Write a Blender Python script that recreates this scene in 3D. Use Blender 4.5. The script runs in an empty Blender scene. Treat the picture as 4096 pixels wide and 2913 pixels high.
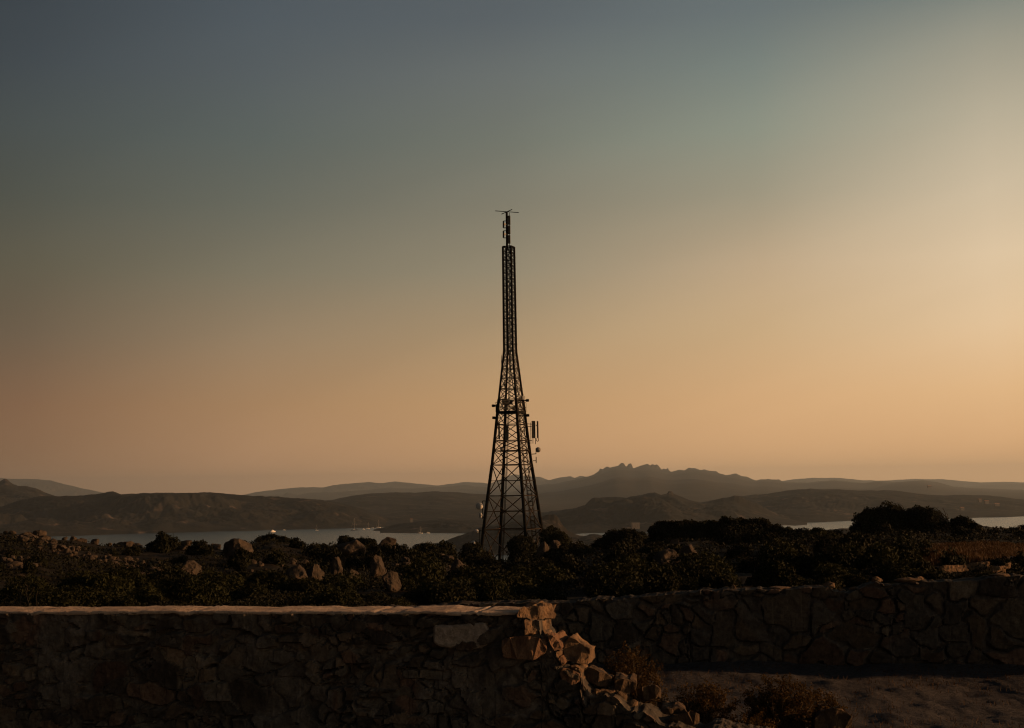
import bpy, bmesh, math, random
import numpy as np
from mathutils import Vector, Matrix, noise as mnoise

random.seed(7)
RNG = np.random.default_rng(7)
SC = bpy.context.scene
COL = SC.collection
R = math.radians

# ------------------------------------------------------------------ camera
W, H, F = 4096.0, 2913.0, 5689.0
EYE = 2.6
SEA = EYE - 110.0
PITCH, ROLL = R(5.06), R(-0.88)
cam_d = bpy.data.cameras.new('camera')
cam = bpy.data.objects.new('camera', cam_d)
COL.objects.link(cam)
CM = Matrix.Rotation(R(90) + PITCH, 4, 'X') @ Matrix.Rotation(ROLL, 4, 'Z')
cam.matrix_world = Matrix.Translation((0, 0, EYE)) @ CM
cam_d.sensor_width = 36
cam_d.lens = F / W * 36
cam_d.clip_start = 0.1
cam_d.clip_end = 90000
SC.camera = cam
M3 = CM.to_3x3()


def ray(px, py):
    """slopes (x per y, z per y) of the sight line to a point of the photograph"""
    d = M3 @ Vector(((px - W / 2) / F, -(py - H / 2) / F, -1.0))
    return d.x / d.y, d.z / d.y


def at(px, py, Y):
    u, v = ray(px, py)
    return Vector((u * Y, Y, EYE + v * Y))


def zm(ox, oy, s, pts):
    return [(ox + p[0] / s,) + (oy + p[1] / s,) + tuple(p[2:]) for p in pts]


def z4(*pts): return zm(0, 1850, 2.2305, pts)
def z5(*pts): return zm(1024, 1850, 2.2305, pts)
def z6(*pts): return zm(2048, 1800, 2.2305, pts)
def z7(*pts): return zm(3072, 1800, 2.2305, pts)
def r3(*pts): return zm(1900, 2350, 2.855, pts)
def r4(*pts): return zm(2600, 2350, 2.855, pts)


# ------------------------------------------------------------------ noise
def _hash(ix, iy, iz, seed):
    h = (ix.astype(np.int64) * 374761393 + iy.astype(np.int64) * 668265263
         + iz.astype(np.int64) * 2147483647 + seed * 1274126177) & 0xFFFFFFFF
    h = ((h ^ (h >> 13)) * 1274126177) & 0xFFFFFFFF
    h = ((h ^ (h >> 16)) * 2246822519) & 0xFFFFFFFF
    return ((h ^ (h >> 15)) & 0xFFFFFF) / float(0xFFFFFF)


def vnoise(x, y, z=None, seed=0):
    x = np.asarray(x, float); y = np.asarray(y, float)
    z = np.zeros_like(x) if z is None else np.asarray(z, float)
    x, y, z = np.broadcast_arrays(x, y, z)
    ix, iy, iz = np.floor(x), np.floor(y), np.floor(z)
    fx, fy, fz = x - ix, y - iy, z - iz
    fx, fy, fz = [f * f * f * (f * (f * 6 - 15) + 10) for f in (fx, fy, fz)]
    r = 0
    for a in (0, 1):
        for b in (0, 1):
            for c in (0, 1):
                w = (fx if a else 1 - fx) * (fy if b else 1 - fy) * (fz if c else 1 - fz)
                r = r + w * _hash(ix + a, iy + b, iz + c, seed)
    return r * 2 - 1


def fbm(x, y, z=None, seed=0, oct=4, gain=.5):
    r, a = 0, 1.0
    for o in range(oct):
        k = 2.03 ** o
        r = r + a * vnoise(np.asarray(x) * k, np.asarray(y) * k, None if z is None else np.asarray(z) * k, seed + o * 17)
        a *= gain
    return r


def sstep(a, b, x):
    t = np.clip((x - a) / (b - a), 0, 1)
    return t * t * (3 - 2 * t)


# ------------------------------------------------------------------ object helpers
def tag(o, label=None, cat=None, group=None, kind=None):
    if label: o['label'] = label
    if cat: o['category'] = cat
    if group: o['group'] = group
    if kind: o['kind'] = kind
    return o


def link(name, me, mat=None, parent=None):
    o = bpy.data.objects.new(name, me)
    COL.objects.link(o)
    if mat is not None and me is not None:
        me.materials.append(mat)
    if parent is not None:
        o.parent = parent
    return o


def empty(name, loc):
    o = bpy.data.objects.new(name, None)
    COL.objects.link(o)
    o.location = loc
    o.empty_display_size = .3
    return o


def np_mesh(name, V, Q, smooth=False):
    V = np.asarray(V, np.float32); Q = np.asarray(Q, np.int32)
    me = bpy.data.meshes.new(name)
    n = Q.shape[1]
    me.vertices.add(len(V)); me.vertices.foreach_set('co', V.ravel())
    me.loops.add(Q.size); me.loops.foreach_set('vertex_index', Q.ravel())
    me.polygons.add(len(Q))
    me.polygons.foreach_set('loop_start', np.arange(0, Q.size, n, dtype=np.int32))
    me.update(calc_edges=True)
    me.polygons.foreach_set('use_smooth', np.full(len(Q), smooth))
    me.validate()
    return me


def grid_faces(nr, nc):
    a = np.arange(nr * nc).reshape(nr, nc)
    return np.stack([a[:-1, :-1], a[:-1, 1:], a[1:, 1:], a[1:, :-1]], -1).reshape(-1, 4)


def bm_mesh(name, bm, smooth=False):
    me = bpy.data.meshes.new(name)
    bm.to_mesh(me); bm.free()
    if smooth:
        me.polygons.foreach_set('use_smooth', np.full(len(me.polygons), True))
    return me


def bar(bm, p, q, r, n=5, r2=None):
    p, q = Vector(p), Vector(q)
    d = q - p
    if d.length < 1e-6: return
    d.normalize()
    a = d.cross(Vector((0, 0, 1)))
    if a.length < 1e-3: a = d.cross(Vector((1, 0, 0)))
    a.normalize(); b = d.cross(a)
    r2 = r if r2 is None else r2
    va = [bm.verts.new(p + (a * math.cos(t) + b * math.sin(t)) * r) for t in [2 * math.pi * k / n for k in range(n)]]
    vb = [bm.verts.new(q + (a * math.cos(t) + b * math.sin(t)) * r2) for t in [2 * math.pi * k / n for k in range(n)]]
    for k in range(n):
        bm.faces.new((va[k], va[(k + 1) % n], vb[(k + 1) % n], vb[k]))
    bm.faces.new(va[::-1]); bm.faces.new(vb)


def box(bm, c, size, rz=0.0, tilt=0.0):
    m = Matrix.Translation(c) @ Matrix.Rotation(rz, 4, 'Z') @ Matrix.Rotation(tilt, 4, 'X') @ Matrix.Diagonal((*size, 1))
    bmesh.ops.create_cube(bm, size=1, matrix=m)


def bevel_all(bm, w):
    bmesh.ops.bevel(bm, geom=list(bm.edges), offset=w, segments=1, affect='EDGES', clamp_overlap=True)


# ------------------------------------------------------------------ materials
def new_mat(name):
    m = bpy.data.materials.new(name)
    m.use_nodes = True
    nt = m.node_tree
    return m, nt, nt.nodes['Principled BSDF']


def noisy(name, c1, c2, scale, rough=.9, bump=.0, bscale=None, c3=None, s3=None, t3=(.55, .65), bdist=.05, spec=.2):
    m, nt, p = new_mat(name)
    N, L = nt.nodes, nt.links
    tc = N.new('ShaderNodeTexCoord')
    n1 = N.new('ShaderNodeTexNoise'); n1.inputs['Scale'].default_value = scale; n1.inputs['Detail'].default_value = 6
    L.new(tc.outputs['Object'], n1.inputs['Vector'])
    cr = N.new('ShaderNodeValToRGB')
    cr.color_ramp.elements[0].position = .35; cr.color_ramp.elements[1].position = .65
    cr.color_ramp.elements[0].color = (*c1, 1); cr.color_ramp.elements[1].color = (*c2, 1)
    L.new(n1.outputs['Fac'], cr.inputs['Fac'])
    col = cr.outputs['Color']
    if c3:
        n3 = N.new('ShaderNodeTexNoise'); n3.inputs['Scale'].default_value = s3; n3.inputs['Detail'].default_value = 5
        L.new(tc.outputs['Object'], n3.inputs['Vector'])
        mr = N.new('ShaderNodeMapRange'); mr.inputs[1].default_value = t3[0]; mr.inputs[2].default_value = t3[1]
        L.new(n3.outputs['Fac'], mr.inputs[0])
        mx = N.new('ShaderNodeMix'); mx.data_type = 'RGBA'
        L.new(mr.outputs[0], mx.inputs[0]); L.new(col, mx.inputs[6]); mx.inputs[7].default_value = (*c3, 1)
        col = mx.outputs[2]
    L.new(col, p.inputs['Base Color'])
    p.inputs['Roughness'].default_value = rough
    p.inputs['Specular IOR Level'].default_value = spec
    if bump:
        nb = N.new('ShaderNodeTexNoise'); nb.inputs['Scale'].default_value = bscale or scale * 4; nb.inputs['Detail'].default_value = 8
        nb.inputs['Roughness'].default_value = .65
        L.new(tc.outputs['Object'], nb.inputs['Vector'])
        b = N.new('ShaderNodeBump'); b.inputs['Strength'].default_value = bump; b.inputs['Distance'].default_value = bdist
        L.new(nb.outputs['Fac'], b.inputs['Height']); L.new(b.outputs['Normal'], p.inputs['Normal'])
    return m


def leaf_mat(name, c1, c2, trans=.25):
    m, nt, p = new_mat(name)
    N, L = nt.nodes, nt.links
    oi = N.new('ShaderNodeObjectInfo')
    g = N.new('ShaderNodeNewGeometry')
    ad = N.new('ShaderNodeMath'); ad.operation = 'MULTIPLY_ADD'
    L.new(g.outputs['Random Per Island'], ad.inputs[0]); ad.inputs[1].default_value = .6
    ml = N.new('ShaderNodeMath'); ml.operation = 'MULTIPLY'; ml.inputs[1].default_value = .4
    L.new(oi.outputs['Random'], ml.inputs[0]); L.new(ml.outputs[0], ad.inputs[2])
    mx = N.new('ShaderNodeMix'); mx.data_type = 'RGBA'
    mx.inputs[6].default_value = (*c1, 1); mx.inputs[7].default_value = (*c2, 1)
    L.new(ad.outputs[0], mx.inputs[0])
    L.new(mx.outputs[2], p.inputs['Base Color'])
    p.inputs['Roughness'].default_value = .75
    p.inputs['Specular IOR Level'].default_value = .15
    t = N.new('ShaderNodeBsdfTranslucent'); L.new(mx.outputs[2], t.inputs['Color'])
    ms = N.new('ShaderNodeMixShader'); ms.inputs[0].default_value = trans
    out = N['Material Output']
    L.new(p.outputs[0], ms.inputs[1]); L.new(t.outputs[0], ms.inputs[2]); L.new(ms.outputs[0], out.inputs['Surface'])
    return m


def attr_stone(name, bump=.5):
    """stone faces whose colour differs stone by stone (attribute 'tint')"""
    m, nt, p = new_mat(name)
    N, L = nt.nodes, nt.links
    a = N.new('ShaderNodeAttribute'); a.attribute_name = 'tint'
    tc = N.new('ShaderNodeTexCoord')
    n1 = N.new('ShaderNodeTexNoise'); n1.inputs['Scale'].default_value = 14; n1.inputs['Detail'].default_value = 8
    n1.inputs['Roughness'].default_value = .7
    L.new(tc.outputs['Object'], n1.inputs['Vector'])
    mr = N.new('ShaderNodeMapRange'); mr.inputs[1].default_value = .3; mr.inputs[2].default_value = .7
    mr.inputs[3].default_value = .55; mr.inputs[4].default_value = 1.45
    L.new(n1.outputs['Fac'], mr.inputs[0])
    mx = N.new('ShaderNodeVectorMath'); mx.operation = 'SCALE'
    L.new(a.outputs['Color'], mx.inputs[0]); L.new(mr.outputs[0], mx.inputs['Scale'])
    L.new(mx.outputs[0], p.inputs['Base Color'])
    p.inputs['Roughness'].default_value = .9; p.inputs['Specular IOR Level'].default_value = .2
    nb = N.new('ShaderNodeTexNoise'); nb.inputs['Scale'].default_value = 45; nb.inputs['Detail'].default_value = 8
    L.new(tc.outputs['Object'], nb.inputs['Vector'])
    b = N.new('ShaderNodeBump'); b.inputs['Strength'].default_value = bump; b.inputs['Distance'].default_value = .02
    L.new(nb.outputs['Fac'], b.inputs['Height']); L.new(b.outputs['Normal'], p.inputs['Normal'])
    return m


def plain(name, c, rough=.6, metal=0.0):
    return noisy(name, [x * .85 for x in c], [min(1, x * 1.1) for x in c], 3.0, rough)if not metal else _metal(name, c, rough, metal)


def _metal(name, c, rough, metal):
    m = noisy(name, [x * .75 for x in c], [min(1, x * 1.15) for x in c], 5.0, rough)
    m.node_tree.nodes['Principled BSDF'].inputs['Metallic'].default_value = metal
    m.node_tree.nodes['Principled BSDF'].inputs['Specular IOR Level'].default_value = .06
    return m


MAT = dict(
    leaf=leaf_mat('maquis_leaf', (.004, .005, .002), (.022, .024, .004), .2),
    heath=leaf_mat('heath_leaf', (.003, .004, .0015), (.010, .010, .003), .1),
    leaf_dark=leaf_mat('juniper_leaf', (.003, .004, .0015), (.013, .014, .003), .1),
    grass=leaf_mat('parched_grass', (.045, .024, .011), (.085, .048, .020), .2),
    leaf_dry=leaf_mat('dry_heath_leaf', (.030, .018, .006), (.10, .058, .016), .3),
    bark=noisy('bark', (.05, .04, .03), (.10, .08, .06), 8, .9, .5, 30),
    dead=noisy('dead_wood', (.12, .10, .08), (.22, .18, .14), 8, .9),
    granite=noisy('granite', (.030, .024, .019), (.074, .054, .039), .9, .9, .7, 5, (.045, .036, .028), 2.2, (.5, .62), .12),
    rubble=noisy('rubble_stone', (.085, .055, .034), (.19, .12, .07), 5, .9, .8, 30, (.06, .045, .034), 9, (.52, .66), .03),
    fallen=noisy('rubble_stone_dimmed', (.04, .027, .017), (.105, .067, .04), 6, .9, .8, 30, (.04, .028, .02), 9, (.5, .64), .03),  # darker copy of rubble_stone: weaker sunlight on fallen stones put into the colour
    rubble_red=noisy('red_rubble_stone', (.10, .058, .038), (.17, .10, .062), 6, .9, .8, 34, (.14, .08, .05), 9, (.52, .66), .03),
    masonry=attr_stone('rubble_masonry'),
    concrete=noisy('coping_concrete', (.36, .27, .21), (.54, .43, .34), 2.5, .9, 1.0, 30, (.26, .20, .16), 11, (.52, .68), .03),
    gravel=None,
    hill=None,
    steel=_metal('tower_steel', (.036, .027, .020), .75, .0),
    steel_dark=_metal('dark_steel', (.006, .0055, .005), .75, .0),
    panel=plain('antenna_panel', (.04, .038, .034), .6),
    radome=plain('white_radome', (.55, .54, .52), .5),
    grey_dish=plain('grey_dish', (.16, .155, .15), .5),
    white=plain('white_paint', (.8, .78, .75), .5),
    roof=noisy('clay_roof', (.25, .12, .07), (.33, .17, .10), .4, .8),
    plaster=noisy('pale_plaster', (.10, .09, .08), (.15, .135, .12), .3, .85),
    glass_dark=plain('dark_glass', (.03, .03, .035), .2),
)


# ------------------------------------------------------------------ ground sheet
CREST = [(-900, 2100, 140), (0, 2131, 140), (81, 2136, 140), (170, 2143, 140), (202, 2158, 140), (291, 2162, 145), (417, 2186, 150),
         (560, 2190, 150), (760, 2186, 150), (892, 2198, 145), (1024, 2172, 150), (1091, 2165, 150), (1158, 2178, 150),
         (1248, 2196, 150), (1338, 2208, 142), (1500, 2204, 135), (1650, 2215, 135), (1786, 2236, 145), (1853, 2252, 155),
         (1950, 2266, 168), (2100, 2260, 170), (2263, 2210, 165), (2317, 2202, 160), (2389, 2196, 150), (2586, 2178, 142),
         (2750, 2160, 135), (3000, 2148, 130), (3162, 2140, 128), (3330, 2146, 125), (3500, 2138, 125), (3700, 2130, 125),
         (3850, 2126, 122), (4096, 2118, 120), (4900, 2095, 115)]
_cu = np.array([ray(p[0], p[1])[0] for p in CREST])
_cv = np.array([ray(p[0], p[1])[1] for p in CREST])
_cy = np.array([p[2] for p in CREST], float)
FAR0 = 26.0


def crest(u):
    return np.interp(u, _cu, _cv), np.interp(u, _cu, _cy)


def gz(X, Y):
    X = np.asarray(X, float); Y = np.asarray(Y, float)
    u = X / np.maximum(Y, FAR0)
    v, yc = crest(u)
    zc = EYE + v * yc
    z_far = -.5 + (zc + .5) * (Y - FAR0) / (yc - FAR0)
    k = np.clip((Y - FAR0) / 25, 0, 1) * np.clip((yc + 10 - Y) / 45, .12, 1)
    z_far = z_far + k * (.0032 * Y * fbm(X * .055, Y * .03, seed=3, oct=3) + (.0012 * Y + .08) * fbm(X * .35, Y * .25, seed=9, oct=3))
    o = np.maximum(Y - yc, 0)
    z_far = np.where(Y > yc, zc + .12 * vnoise(X * .3, Y * .3, seed=4) - .10 * o - .0015 * o * o, z_far)
    # court and bank the photographer stands on
    z_near = 1.0 - sstep(3, 8, Y) + .035 * fbm(X * .9, Y * .9, seed=5, oct=4) + .016 * fbm(X * 4.1, Y * 4.1, seed=6, oct=3)
    t = sstep(22.6, 26, Y)
    return np.where(Y >= FAR0, z_far, z_near * (1 - t) + t * (-.5))


def ground_hit(px, py):
    u, v = ray(px, py)
    Y = np.linspace(24, 175, 1400)
    z = gz(u * Y, Y)
    d = (EYE + v * Y) - z
    i = np.argmax(d < 0)
    if d[i] >= 0:
        i = int(np.argmin(np.where(Y <= crest(u)[1], d, 1e9)))
    y = float(Y[i])
    return Vector((u * y, y, float(gz(u * y, y))))


us = np.unique(np.concatenate([np.linspace(-1.4, -.42, 14), np.linspace(-.42, .42, 560), np.linspace(.42, 1.4, 14)]))
rows = np.concatenate([np.linspace(-8, 8.5, 12), np.linspace(9, 26, 120)])
Xn = us[None, :] * FAR0 + 0 * rows[:, None]
Yn = rows[:, None] + 0 * us[None, :]
_, ycs = crest(us)
t1 = np.linspace(0, 1, 240)[1:]
Yf = FAR0 * (ycs[None, :] / FAR0) ** t1[:, None]
Yb = ycs[None, :] + (np.linspace(0, 1, 40)[1:, None] ** 1.3) * 265
Yall = np.concatenate([Yn, Yf, Yb]); Xall = np.concatenate([Xn, us[None, :] * Yf, us[None, :] * Yb])
Zall = gz(Xall, Yall)
me = np_mesh('ground', np.stack([Xall, Yall, Zall], -1).reshape(-1, 3), grid_faces(*Xall.shape), True)
gm, nt, p = new_mat('heath_ground')
N, L = nt.nodes, nt.links
tc = N.new('ShaderNodeTexCoord')
na = N.new('ShaderNodeTexNoise'); na.inputs['Scale'].default_value = 1.1; na.inputs['Detail'].default_value = 8
nb = N.new('ShaderNodeTexNoise'); nb.inputs['Scale'].default_value = 16; nb.inputs['Detail'].default_value = 8; nb.inputs['Roughness'].default_value = .7
for n in (na, nb): L.new(tc.outputs['Object'], n.inputs['Vector'])
def ramp(a, b, ca, cb):
    c = N.new('ShaderNodeValToRGB'); e = c.color_ramp.elements
    e[0].position, e[1].position = a, b; e[0].color, e[1].color = (*ca, 1), (*cb, 1)
    return c
c_court = ramp(.36, .66, (.028, .027, .029), (.080, .076, .082)); L.new(nb.outputs['Fac'], c_court.inputs[0])
c_heath = ramp(.4, .65, (.006, .005, .003), (.017, .012, .007)); L.new(na.outputs['Fac'], c_heath.inputs[0])
sx = N.new('ShaderNodeSeparateXYZ'); L.new(tc.outputs['Object'], sx.inputs[0])
mr = N.new('ShaderNodeMapRange'); mr.inputs[1].default_value = 22; mr.inputs[2].default_value = 25; L.new(sx.outputs[1], mr.inputs[0])
mx = N.new('ShaderNodeMix'); mx.data_type = 'RGBA'
L.new(mr.outputs[0], mx.inputs[0]); L.new(c_court.outputs[0], mx.inputs[6]); L.new(c_heath.outputs[0], mx.inputs[7])
L.new(mx.outputs[2], p.inputs['Base Color']); p.inputs['Roughness'].default_value = .95; p.inputs['Specular IOR Level'].default_value = .1
b = N.new('ShaderNodeBump'); b.inputs['Strength'].default_value = .9; b.inputs['Distance'].default_value = .05
L.new(nb.outputs['Fac'], b.inputs['Height']); L.new(b.outputs['Normal'], p.inputs['Normal'])
tag(link('ground', me, gm), kind='structure')

# ------------------------------------------------------------------ sea
wm, nt, p = new_mat('sea_water')
N, L = nt.nodes, nt.links
p.inputs['Base Color'].default_value = (.018, .036, .05, 1)
p.inputs['Roughness'].default_value = .22
p.inputs['IOR'].default_value = 1.33
tc = N.new('ShaderNodeTexCoord')
mp = N.new('ShaderNodeMapping'); mp.inputs['Scale'].default_value = (.05, .018, .05)
n1 = N.new('ShaderNodeTexNoise'); n1.inputs['Scale'].default_value = 1.6; n1.inputs['Detail'].default_value = 9; n1.inputs['Roughness'].default_value = .6
L.new(tc.outputs['Object'], mp.inputs[0]); L.new(mp.outputs[0], n1.inputs['Vector'])
b = N.new('ShaderNodeBump'); b.inputs['Strength'].default_value = 1.0; b.inputs['Distance'].default_value = 9.0
L.new(n1.outputs['Fac'], b.inputs['Height']); L.new(b.outputs['Normal'], p.inputs['Normal'])
xs = np.array([-16000, 16000.]); ys = np.array([-600, 31000.])
V = [(x, y, SEA) for y in ys for x in xs]
tag(link('sea', np_mesh('sea', V, [(0, 1, 3, 2)]), wm), kind='structure')

# ------------------------------------------------------------------ far hills
def hill_mat(name, c1, c2, rock, sc, thr):
    return noisy(name, c1, c2, sc, .95, 0, None, rock, sc * 1.9, thr, spec=.05)

HM_far = hill_mat('far_hill_cover', (.022, .021, .017), (.036, .031, .024), (.06, .05, .04), .004, (.60, .74))
HM_mid = hill_mat('macchia_hillside', (.008, .009, .009), (.019, .018, .015), (.095, .075, .064), .010, (.60, .72))
HM_near = hill_mat('near_headland_cover', (.006, .006, .005), (.015, .012, .008), (.07, .052, .04), .03, (.56, .68))


def smooth(a, w):
    k = np.ones(w) / w
    return np.convolve(np.pad(a, w // 2, 'edge'), k, 'valid')[:len(a)]


def hill(pts, Yr, Ys, Yb, mat, seed, jag=1.2, nrow=44, rough=.10, step=4.0):
    pts = sorted(pts)
    if pts[0][0] < 0:
        a = pts[0]; pts = [(a[0] - 1300, a[1] + 260), (a[0] - 700, a[1] + 70), (a[0] - 250, a[1] + 14)] + pts
    if pts[-1][0] > 4096:
        a = pts[-1]; pts = pts + [(a[0] + 250, a[1] + 14), (a[0] + 700, a[1] + 70), (a[0] + 1300, a[1] + 260)]
    px = np.arange(pts[0][0], pts[-1][0] + step, step)
    py = np.interp(px, [q[0] for q in pts], [q[1] for q in pts])
    py = py + jag * (fbm(px / 26.0, px * 0 + seed, seed=seed, oct=4) * .9)
    uv = np.array([ray(a, b_) for a, b_ in zip(px, py)])
    u, v = uv[:, 0], uv[:, 1]
    we = int(60 / step) | 1
    ve = np.min([np.roll(np.pad(v, we, 'edge'), q)[we:-we] for q in range(-(we // 2), we // 2 + 1)], axis=0)
    vs = smooth(smooth(ve, we), we)
    if not np.isscalar(Ys): Ys = np.interp(px, [q[0] for q in Ys], [q[1] for q in Ys])
    Ysh = Ys * (1 + .008 * fbm(px / 160.0, px * 0 + seed + 7, seed=seed + 2, oct=3))
    zr = EYE + v * Yr
    zr = np.maximum(zr, SEA - 1)
    tf = np.linspace(0, 1, nrow)
    tb = np.linspace(0, 1, 8)[1:]
    Yf = Ysh[None, :] + (Yr - Ysh[None, :]) * tf[:, None]
    X = u[None, :] * Yf
    prof = 1 - (1 - tf[:, None]) ** 1.45
    L0 = max(60.0, (Yr - float(np.mean(Ys))) * .33)
    vt = vs[None, :] + (v - vs)[None, :] * sstep(.86, 1, tf)[:, None]
    hgt = np.maximum(EYE + vt * Yr - SEA, -1)
    nz = fbm(X / L0, Yf / L0, seed=seed, oct=6, gain=.55)
    rid = np.abs(vnoise(X / (L0 * .6) + 9, Yf / (L0 * .6), seed=seed + 5))
    z = SEA + hgt * prof + hgt * rough * 2.2 * (nz - .6 * rid) * np.sin(np.pi * np.clip(tf, 0, 1))[:, None]
    lim = EYE + vt * Yf - hgt * .03 * (1 - tf[:, None])
    z = np.minimum(z, lim)
    z[0, :] = SEA - 3
    Yk = Yr + (Yb - Yr) * tb[:, None] + 0 * u[None, :]
    zk = SEA - 3 + (zr - SEA + 3)[None, :] * (1 - tb[:, None] ** 1.2) + 0 * Yk
    Vx = np.concatenate([X, u[None, :] * Yk]); Vy = np.concatenate([Yf, Yk]); Vz = np.concatenate([z, zk])
    me = np_mesh('hill', np.stack([Vx, Vy, Vz], -1).reshape(-1, 3), grid_faces(*Vx.shape), False)
    return tag(link('hill', me, mat), kind='structure')


# farthest ridges
hill(z4((-500, 210), (-200, 150), (0, 138), (60, 145), (300, 148), (450, 160), (600, 200), (750, 235), (900, 265), (1050, 290), (1300, 330)),
     26000, 24000, 28000, HM_far, 11, .8)
hill(z5((-300, 330), (0, 265), (200, 240), (400, 222), (600, 222), (700, 200), (850, 187), (1000, 175), (1130, 185), (1240, 170), (1350, 180),
        (1500, 195), (1620, 207), (1800, 240), (2000, 290)), 26500, 24500, 28500, HM_far, 12, .8)
hill(z5((1400, 260), (1620, 206), (1750, 190), (1850, 175), (2020, 180), (2080, 192)) + z6((20, 215), (120, 235), (220, 240), (250, 240), (330, 270), (420, 245), (520, 235), (560, 250),
        (610, 232), (680, 240), (900, 260), (1200, 300)), 27000, 25000, 29000, HM_far, 13, .8)
hill(z7((-300, 330), (0, 290), (140, 275), (250, 260), (400, 250), (650, 250), (850, 270), (1000, 274), (1100, 270), (1300, 260), (1560, 262), (1750, 280),
        (1900, 290), (2100, 285), (2284, 288), (2800, 270)), 27000, 25000, 29000, HM_far, 14, .8)
hill(z7((1400, 400), (1700, 335), (1800, 322), (2000, 312), (2284, 300), (2800, 280)), 24000, 22000, 26000, HM_far, 15, .8)
# second range
hill(z5((-250, 320), (0, 295), (240, 295), (262, 275), (280, 265), (300, 275), (350, 290), (500, 270), (800, 258), (1000, 245), (1200, 228), (1400, 235),
        (1550, 220), (1700, 218), (1860, 200), (1950, 215), (2080, 225), (2250, 260), (2450, 330), (2600, 400)), 21000, 18500, 23000, HM_far, 16, 1.2)
hill(z6((-500, 450), (-200, 405), (0, 380), (100, 345), (230, 315), (300, 310), (400, 300), (550, 265), (680, 240), (740, 212), (775, 190), (785, 168), (810, 172), (850, 148), (870, 160),
        (900, 152), (950, 140), (965, 122), (985, 118), (1003, 125), (1012, 150), (1028, 148), (1038, 128), (1062, 126), (1075, 145), (1080, 168), (1130, 152), (1180, 133), (1210, 128),
        (1235, 142), (1250, 128), (1272, 134), (1290, 126), (1310, 140), (1335, 178), (1350, 164), (1375, 172), (1390, 160), (1400, 178), (1415, 198), (1500, 175), (1540, 182), (1580, 164), (1630, 166), (1680, 182),
        (1720, 178), (1760, 188), (1820, 190), (1850, 212), (1900, 222), (2000, 213), (2060, 232), (2100, 243), (2180, 270), (2284, 262))
     + z7((60, 266), (100, 264), (130, 285), (190, 286), (360, 292), (500, 275), (600, 268), (750, 285), (850, 295), (980, 275), (1080, 278), (1130, 290), (1300, 330), (1500, 360)),
     20000, 6200, 22000, HM_far, 17, 2.0)
hill(z7((800, 350), (1000, 300), (1200, 282), (1380, 272), (1500, 285), (1650, 325), (1800, 340), (2000, 345), (2284, 355), (2800, 350)), 16500, 6500, 18500, HM_far, 18, .8)
# near side of the strait
hill(z4((-500, 240), (-100, 205), (0, 170), (30, 150), (45, 143), (65, 148), (85, 172), (120, 195), (160, 208), (250, 215), (320, 230), (400, 265), (490, 300), (700, 340)), 6600, 5600, 7500, HM_mid, 19, 1.0)
hill(z5((300, 400), (500, 350), (700, 330), (850, 300), (1000, 280), (1200, 268), (1400, 270), (1600, 258), (1800, 268), (2080, 288), (2284, 298))
     + z6((120, 450), (400, 520), (700, 600)), 7600, 4450, 9000, HM_mid, 20, 1.2, rough=.12)
hill(z6((1300, 560), (1500, 510), (1680, 470), (1900, 425), (2100, 405), (2284, 390)) + z7((200, 360), (380, 345), (500, 355), (620, 350), (800, 362), (1000, 360), (1150, 365), (1300, 385),
     (1400, 400), (1600, 405), (1750, 400), (2000, 410), (2284, 445), (2800, 430)), 5700, ((2700, 4250), (3296, 4268), (3422, 4416), (3807, 4502), (4096, 4578)), 7000, HM_mid, 21, 1.2, rough=.12)
hill(z4((-600, 440), (-200, 420), (0, 400), (100, 365), (200, 330), (350, 305), (550, 300), (700, 295), (850, 285), (960, 262), (1010, 257), (1080, 285), (1300, 272), (1500, 272), (1700, 270),
        (1880, 266), (2000, 278), (2284, 300)) + z5((200, 308), (400, 320), (600, 335), (800, 372), (1000, 430), (1150, 490), (1280, 530), (1400, 570)), 4950, ((0, 3900), (200, 3990), (673, 4214), (1093, 4345), (1550, 4440)), 6000, HM_mid, 22, 1.6, nrow=70, rough=.16, step=3)
hill(z6((-200, 590), (100, 575), (230, 562), (380, 545), (550, 520), (650, 490), (690, 450), (720, 430), (850, 420), (960, 420), (1020, 430), (1100, 415), (1200, 387), (1280, 378), (1330, 400), (1385, 385), (1400, 362),
        (1425, 365), (1440, 388), (1550, 430), (1620, 460), (1700, 476), (1760, 462), (1850, 440), (1980, 410), (2020, 412), (2080, 440), (2200, 480), (2284, 535)) + z7((100, 575), (300, 615), (450, 645), (540, 655)),
     4400, ((2300, 3515), (2604, 3530), (3150, 3914), (3296, 4150)), 5000, HM_mid, 23, 2.4, nrow=64, rough=.16, step=3)
hill(z5((985, 628), (1030, 612), (1100, 595), (1250, 552), (1380, 532), (1500, 518), (1580, 512), (1700, 505), (1900, 512), (2080, 510), (2284, 540)) + z6((200, 600), (400, 680), (560, 735)), 4100, ((1472, 3880), (1850, 3700), (2100, 3650)), 4500, HM_mid, 24, 1.2, step=3)
hill(z5((1370, 790), (1420, 745), (1480, 712), (1560, 725), (1650, 725), (1750, 672), (1850, 640), (1950, 600), (2080, 562), (2200, 560)) + z6((0, 645), (100, 635), (200, 610), (280, 592), (330, 580), (375, 575),
     (405, 595), (430, 640), (450, 670), (500, 720), (540, 740), (600, 762), (640, 770), (700, 756), (760, 752), (830, 766), (1000, 752), (1200, 742), (1290, 752), (1400, 800)), 2750, 2440, 3100, HM_near, 25, 2.0, rough=.16, step=3)
hill(z7((150, 770), (250, 735), (380, 712), (440, 705), (460, 700), (520, 712), (600, 708), (640, 700), (740, 700), (900, 702), (1200, 690), (1500, 682), (1700, 672), (1830, 668), (1900, 672), (1990, 690), (2150, 695), (2500, 690)),
     1500, 1000, 1900, HM_near, 26, 1.5)

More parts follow.
